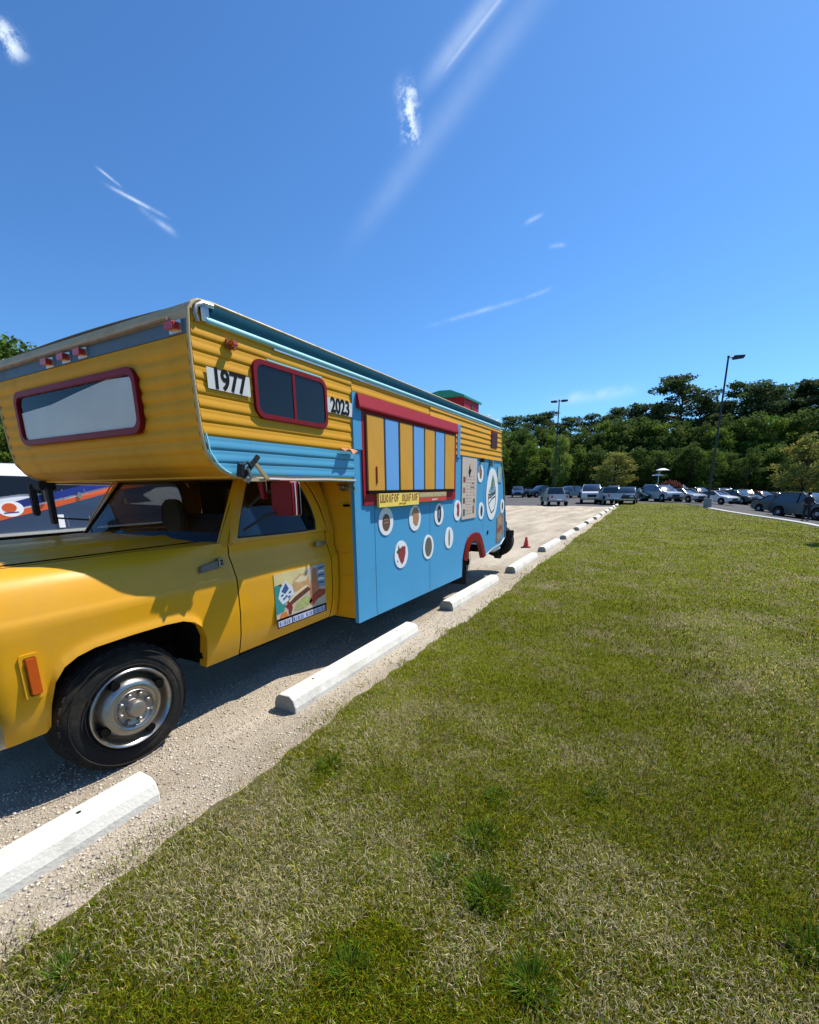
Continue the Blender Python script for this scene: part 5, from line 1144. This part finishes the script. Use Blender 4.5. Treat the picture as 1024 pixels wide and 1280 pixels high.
# undergrowth closing the foot of the wood
rs = np.random.default_rng(3); n = 60000
x = rs.uniform(-45, 60, n); y = 92 + rs.uniform(0, 14, n) - .02 * x; z = hz(x, y) + rs.uniform(0, 1, n) ** 1.3 * (4.5 + 2.5 * vnoise(x, y * 0, .25))
V_, F_, k = leaf_quads(np.stack([x, y, z], 1), .42, rs); tt = rs.uniform(.6, 1.2, n)
ug = bpy.data.objects.new('undergrowth', fast_mesh('undergrowth', V_, F_, [4] * n, ML['dark'], np.repeat(np.stack([tt, tt, tt], 1), 4, 0))); COL.objects.link(ug)
tag(ug, 'dark leafy undergrowth at the foot of the wood', 'undergrowth', kind='stuff')
# dark red shrub and tiered white stand
sh_p = ray_at(838, 609, 74); rs = np.random.default_rng(8); n = 1500; p = rs.standard_normal((n, 3)); p /= np.linalg.norm(p, axis=1)[:, None]; p *= (rs.uniform(.5, 1, n) ** .5)[:, None]; p = p * np.array([1.9, 1.2, 1.35]); p[:, 2] = np.abs(p[:, 2])
V_, F_, k = leaf_quads(p, .14, rs); tt = rs.uniform(.6, 1.4, n)
sb_ = thing('red_leaf_shrub', (sh_p.x, 74, float(hz(sh_p.x, 74)) + .3), 'dark reddish brown shrub behind the cars, right of the white canopies', 'shrub')
o = bpy.data.objects.new('foliage', fast_mesh('foliage', V_, F_, [4] * n, leafmat('red_foliage', (.16, .06, .04)), np.repeat(np.stack([tt, tt, tt], 1), 4, 0))); COL.objects.link(o); o.parent = sb_; o.scale = (1, 1, 1.5)
st_p = ray_at(823, 600, 74); zg = float(hz(st_p.x, 74)); ST = thing('canopy_stand', (st_p.x, 74, zg), 'pair of pale canopies one above the other on a post in front of the wood', 'canopy')
zt = ray_at(823, 586, 74).z; zt2 = ray_at(821, 592, 74).z
MB().tube([(st_p.x, 74, zg), (st_p.x, 74, zt)], .06, 8).build('post', M_alu, ST)
MB().lathe((st_p.x + .4, 74, zt - .25), (0, 0, 1), [(0, .85), (.06, .85), (.28, .25), (.3, 0)], 16).build('upper_canopy', M_white, ST, smooth=True)
MB().lathe((st_p.x - .1, 74, zt2 - .3), (0, 0, 1), [(0, .75), (.06, .75), (.25, .25), (.27, 0)], 16).build('lower_canopy', M_white, ST, smooth=True)

# ================================================================== parked cars
M_cg = mat('car_window', (.012, .015, .018), .05, coat=1., var=0.0, spec=.8)
M_cl = mat('car_lamp', (.70, .72, .75), .1, coat=.6); M_cr = mat('car_tail_lamp', (.45, .01, .01), .2, coat=.5)
PAINT = {k: mat('paint_' + k, c, .28, coat=.6, var=.03, metal=mt) for k, (c, mt) in dict(white=((.78, .78, .77), 0), silver=((.42, .43, .45), .4), grey=((.055, .06, .065), .2), black=((.014, .014, .016), 0), navy=((.02, .05, .13), .1), teal=((.03, .10, .12), .2), red=((.30, .02, .02), 0), green=((.03, .07, .05), .1)).items()}
def loft(side, W, top_in, z_in0, z_in1):      # closed side outline (y, z) widened across x, narrowing upwards
    rows = []
    def hw(z): return W / 2 - top_in * max(0, min(1, (z - z_in0) / (z_in1 - z_in0)))
    for k in (-1, -.86, 0, .86, 1):
        rows.append([(hw(z) * k, y * (1 if abs(k) < .9 else .985), z + (.0 if abs(k) < .9 else (-.03 if z > .5 else .02))) for y, z in side + side[:1]])
    mb = MB().grid(rows); mb.add([v for v in rows[0][:-1]], [tuple(range(len(side)))]); mb.add([v for v in rows[-1][:-1]], [tuple(range(len(side)))[::-1]]); return mb
SPEC = {
 'sedan': dict(L=4.6, W=1.82, body=[(2.25, .32), (2.30, .55), (2.2, .74), (1.9, .84), (1.0, .98), (-1.45, 1.02), (-2.15, .98), (-2.28, .80), (-2.28, .36), (-1.9, .24), (1.9, .22)], roof=[(1.05, .96), (.25, 1.40), (-.2, 1.45), (-.8, 1.43), (-1.65, 1.0)], wy=1.38, wr=.33),
 'suv': dict(L=4.8, W=1.92, body=[(2.28, .38), (2.34, .66), (2.28, .92), (1.95, 1.04), (1.15, 1.12), (-2.2, 1.14), (-2.34, .9), (-2.34, .42), (-1.9, .30), (1.9, .28)], roof=[(1.15, 1.1), (.5, 1.66), (0, 1.76), (-1.6, 1.74), (-2.25, 1.12)], wy=1.42, wr=.38),
 'pickup': dict(L=5.6, W=2.0, body=[(2.75, .46), (2.80, .8), (2.74, 1.06), (2.4, 1.15), (1.3, 1.2), (-.75, 1.22), (-.8, 1.22), (-2.75, 1.22), (-2.80, .6), (-2.5, .44), (2.3, .38)], roof=[(1.25, 1.18), (.65, 1.78), (.2, 1.88), (-.55, 1.87), (-.72, 1.2)], wy=1.75, wr=.41)}
CARP = {}
def car_proto(kind):
    S = SPEC[kind]; P_ = []; O = (0, 0, 0); W_ = S['W']
    def mk(nm, mb, m, **k): o = mb.build(nm, m, None, origin=O, **k); P_.append([o, nm, None]); return o
    mk('body', loft(S['body'], W_, .08, .75, 1.15), PAINT['white'], smooth=True)
    rf_ = S['roof']; zt_ = max(z for y, z in rf_)
    mk('windows', loft([(y, z) for y, z in rf_], W_ - .10, .20, rf_[0][1], zt_), M_cg, smooth=True)
    pl = MB(); ys_ = [(y, z) for y, z in rf_ if z > zt_ - .08]; pl.box(-(W_ / 2 - .27), W_ / 2 - .27, ys_[-1][0] - .03, ys_[0][0] + .03, zt_ - .03, zt_ + .018)
    hwz = lambda z: (W_ - .10) / 2 - .20 * (z - rf_[0][1]) / (zt_ - rf_[0][1])
    for s in (-1, 1):
        pl.bar((s * (hwz(rf_[0][1]) - .01), rf_[0][0] + .01, rf_[0][1]), (s * (hwz(zt_) - .0), ys_[0][0] + .02, zt_ - .02), .07, .06)
        pl.bar((s * (hwz(rf_[-1][1]) - .01), rf_[-1][0] - .01, rf_[-1][1]), (s * (hwz(zt_) - .0), ys_[-1][0] - .02, zt_ - .02), .10, .06)
        pl.bar((s * (hwz(1.05) + .005), -.15, 1.05), (s * (hwz(zt_) + .0), -.2, zt_ - .02), .05, .09)
        pl.bar((s * (hwz(zt_) - .0), ys_[0][0], zt_ - .01), (s * (hwz(zt_) - .0), ys_[-1][0], zt_ - .01), .05, .05)
    mk('roof_and_pillars', pl, PAINT['white'], bevel=.01)
    fy = S['body'][1][0]; zg_ = S['body'][1][1]
    mk('grille', MB().box(-.42, .42, fy - .03, fy + .012, zg_ - .14, zg_ + .10), M_blk, bevel=.01)
    mk('bumper', MB().box(-W_ / 2 + .08, W_ / 2 - .08, fy - .05, fy + .03, zg_ - .30, zg_ - .17), M_blk if kind != 'pickup' else M_chr, bevel=.02)
    for s in (-1, 1):
        mk('headlight', MB().box(min(s * .50, s * .82), max(s * .50, s * .82), fy - .10, fy + .008, zg_ + .02, zg_ + .17), M_cl, bevel=.02)
        mk('tail_light', MB().box(min(s * .66, s * .86), max(s * .66, s * .86), -fy - .01, -fy + .08, zg_ + .05, zg_ + .30), M_cr, bevel=.01)
        mk('mirror', MB().box(min(s * (W_ / 2 - .03), s * (W_ / 2 + .16)), max(s * (W_ / 2 - .03), s * (W_ / 2 + .16)), rf_[0][0] - .35, rf_[0][0] - .23, rf_[0][1] - .02, rf_[0][1] + .13), PAINT['white'], bevel=.02)
        for fy_ in (S['wy'], -S['wy']):
            r_ = S['wr']; x0 = s * (W_ / 2 + .012)
            o = mk('wheel', MB().lathe((x0, fy_, r_), (s, 0, 0), [(-.24, r_ * .6), (-.24, r_ * .97), (-.2, r_), (-.02, r_), (.012, r_ * .93), (.008, r_ * .68)], 22), M_tyre, smooth=True)
            ri = MB().lathe((x0, fy_, r_), (s, 0, 0), [(.008, r_ * .68), (-.03, r_ * .6), (.0, r_ * .3), (.005, 0)], 16).build('rim', PAINT['silver'], None, origin=O, smooth=True); P_.append([ri, 'rim', o])
            mk('wheel_arch', MB().lathe((x0 - s * .022, fy_, r_ + .02), (s, 0, 0), [(-.2, r_ + .07), (.012, r_ + .07), (.0121, 0)], 22), M_dark)
    mk('number_plate', MB().box(-.26, .26, -fy - .012, -fy + .02, .62, .75), M_white)
    if kind == 'pickup': mk('cargo_bed', MB().box(-W_ / 2 + .13, W_ / 2 - .13, -2.68, -.85, 1.195, 1.228), M_dark)
    CARP[kind] = [(o, nm, par) for o, nm, par in P_]
    for o, _, _ in P_: COL.objects.unlink(o)
def car(kind, px, py, rot, paint, label, group='cars parked in the lot before the wood', p=None, size=1.0):
    if kind not in CARP: car_proto(kind)
    p = p or at(px, py); t = thing('parked_' + ('car' if kind != 'pickup' else 'pickup'), p, label, {'sedan': 'car', 'suv': 'SUV', 'pickup': 'pickup truck'}[kind], group); t.rotation_euler.z = R(rot); t.scale = (size,) * 3; mp = {}
    for o, nm, par in CARP[kind]:
        c = o.copy(); c.name = nm; COL.objects.link(c); c.parent = mp[par] if par else t; mp[o] = c; c.location = (0, 0, 0)
        if nm in ('body', 'roof_and_pillars', 'mirror'): c.material_slots[0].link = 'OBJECT'; c.material_slots[0].material = PAINT[paint]
    return t
# rot: 180 faces the camera side of the lot, smaller turns the nose to the right in the picture
far_cars = [
 ('suv', 647, 621.5, 195, 'navy', 'dark blue SUV with pale roof glare, leftmost of the far cars beside the truck'),
 ('sedan', 661, 620.5, 200, 'navy', 'dark blue car just right of the leftmost far SUV'),
 ('pickup', 677, 621.5, 140, 'black', 'black pickup behind the low silver pickup'),
 ('suv', 711, 622.5, 150, 'grey', 'dark grey SUV between the slim lamp post and the white pickup'),
 ('sedan', 724, 621, 160, 'white', 'white car peeking out behind the dark grey SUV'),
 ('pickup', 738, 628.5, 188, 'white', 'white pickup facing the camera with a big dark grille'),
 ('pickup', 692, 631.5, 22, 'silver', 'low silver pickup at the left end of the front row, its bed towards the camera'),
 ('pickup', 760, 629.8, 20, 'silver', 'silver grey pickup right beside the white pickup'),
 ('pickup', 783, 629.8, 178, 'grey', 'dark grey pickup at the end of the line of white wheel stops'),
 ('suv', 766, 621, 200, 'teal', 'dark teal SUV behind the two grey pickups'),
 ('sedan', 779, 619.5, 160, 'white', 'white car behind the dark grey pickup'),
 ('sedan', 804, 625.5, 205, 'green', 'dark green sedan right of the dark grey pickup'),
 ('suv', 826, 626.5, 215, 'silver', 'silver SUV below the white canopies'),
 ('sedan', 855, 627, 222, 'silver', 'silver sedan left of the lamp post base'),
 ('sedan', 893, 629.5, 228, 'white', 'white sedan just right of the tall lamp post'),
 ('suv', 872, 623, 215, 'black', 'black SUV glimpsed behind the tall lamp post'),
 ('suv', 920, 629.5, 225, 'black', 'black SUV right of the white sedan'),
 ('sedan', 940, 631, 225, 'grey', 'grey car beyond the large dark SUV, right of the black SUV'),
 ('sedan', 978, 641.5, 212, 'black', 'black car parked nose to nose with the large dark SUV at right'),
 ('suv', 973, 632, 220, 'silver', 'silver SUV with bright windshield behind the large dark SUV'),
 ('suv', 1010, 648, 214, 'black', 'large dark grey SUV behind the standing person'),
 ('sedan', 1003, 632, 225, 'white', 'white car behind the large dark SUV at the right edge'),
 ('suv', 1024, 634, 220, 'green', 'dark green SUV cut off by the right edge, back row'),
 ('sedan', 1050, 650, 235, 'silver', 'silver car just outside the right edge of the picture'),
]
for k, px, py, rot, paint, lab in far_cars: car(k, px, py, rot, paint, lab, size=.80 if py > 629 and px < 790 else .93 if px < 960 else 1.0)
for i, (px, paint, kind, lab) in enumerate([(812, 'black', 'suv', 'black SUV in the back row behind the dark green sedan'), (846, 'grey', 'suv', 'grey SUV in the back row behind the silver sedan'), (905, 'silver', 'suv', 'silver SUV in the back row behind the black SUV'), (930, 'white', 'suv', 'white SUV in the back row, right of the silver one'), (952, 'red', 'suv', 'dark red SUV in the back row near the right edge'), (985, 'white', 'sedan', 'white sedan in the back row near the right edge'), (1012, 'black', 'suv', 'black SUV last of the back row at the right edge')]):
    P = ray_at(px, 620, 76 + (i % 3)); P = Vector((P.x, P.y, float(hz(P.x, P.y)))); car(kind, 0, 0, 180 + (i * 37) % 50 - 10, paint, lab, p=P)

# ================================================================== person
def skin(name, verts, edges, rad, m, parent, root=0, sub=2):
    me = bpy.data.meshes.new(name); me.from_pydata(verts, edges, []); me.materials.append(m); o = bpy.data.objects.new(name, me); COL.objects.link(o)
    md = o.modifiers.new('skin', 'SKIN'); 
    if not me.skin_vertices: pass
    for i, r_ in enumerate(rad): me.skin_vertices[0].data[i].radius = (r_, r_ * .85) if not isinstance(r_, tuple) else r_
    me.skin_vertices[0].data[root].use_root = True
    s = o.modifiers.new('sub', 'SUBSURF'); s.levels = sub; s.render_levels = sub; o.parent = parent; return o
pp_ = at(1006, 651.5)
PE = thing('person', pp_, 'person in dark clothes standing by the lawn edge before the dark SUV', 'person'); PE.rotation_euler.z = R(200)
M_skin = mat('skin', (.36, .20, .14), .6); M_cloth = mat('dark_shirt', (.012, .012, .016), .8, var=.2); M_tr = mat('dark_trousers', (.014, .015, .02), .8, var=.2)
bv = [(0, 0, .95), (0, 0, 1.15), (0, .01, 1.38), (0, .01, 1.50), (0, -.02, 1.60), (0, -.02, 1.70), (.17, .01, 1.42), (.25, .02, 1.16), (.22, -.14, .98), (.19, -.20, .92), (-.17, .01, 1.42), (-.26, .02, 1.15), (-.25, -.10, .92), (-.24, -.14, .84), (.10, 0, .90), (.12, -.02, .50), (.13, .02, .09), (.14, -.13, .04), (-.10, 0, .90), (-.13, .03, .50), (-.14, .06, .09), (-.15, -.09, .04)]
be = [(0, 1), (1, 2), (2, 3), (3, 4), (4, 5), (2, 6), (6, 7), (7, 8), (8, 9), (2, 10), (10, 11), (11, 12), (12, 13), (0, 14), (14, 15), (15, 16), (16, 17), (0, 18), (18, 19), (19, 20), (20, 21)]
brd = [.14, .13, .16, .055, .085, .085, .06, .045, .032, .03, .06, .045, .032, .03, .09, .062, .042, .035, .09, .062, .042, .035]
skin('body', bv, be, brd, M_skin, PE)
sv = [(0, 0, .92), (0, 0, 1.15), (0, .01, 1.38), (0, .01, 1.46), (.17, .01, 1.42), (.25, .02, 1.14), (-.17, .01, 1.42), (-.26, .02, 1.13)]
skin('shirt', sv, [(0, 1), (1, 2), (2, 3), (2, 4), (4, 5), (2, 6), (6, 7)], [.17, .16, .19, .08, .085, .065, .085, .065], M_cloth, PE)
tv = [(0, 0, .95), (.10, 0, .90), (.12, -.02, .50), (.13, .02, .10), (-.10, 0, .90), (-.13, .03, .50), (-.14, .06, .10)]
skin('trousers', tv, [(0, 1), (1, 2), (2, 3), (0, 4), (4, 5), (5, 6)], [.15, .11, .085, .075, .11, .085, .075], M_tr, PE)
hr = MB().lathe((0, .01, 1.62), (0, 0, 1), [(-.04, .07), (.03, .098), (.10, .085), (.14, .04), (.15, 0)], 14); WLOC[PE] = Vector((0, 0, 0)); hr.build('hair', M_black, PE, smooth=True)
for s in (-1, 1): MB().box(s * .14 - .05, s * .14 + .05, -.16 + (.04 if s < 0 else 0), .10, 0, .09).build('shoe', mat('pale_shoe', (.35, .33, .30), .7), PE, bevel=.03)
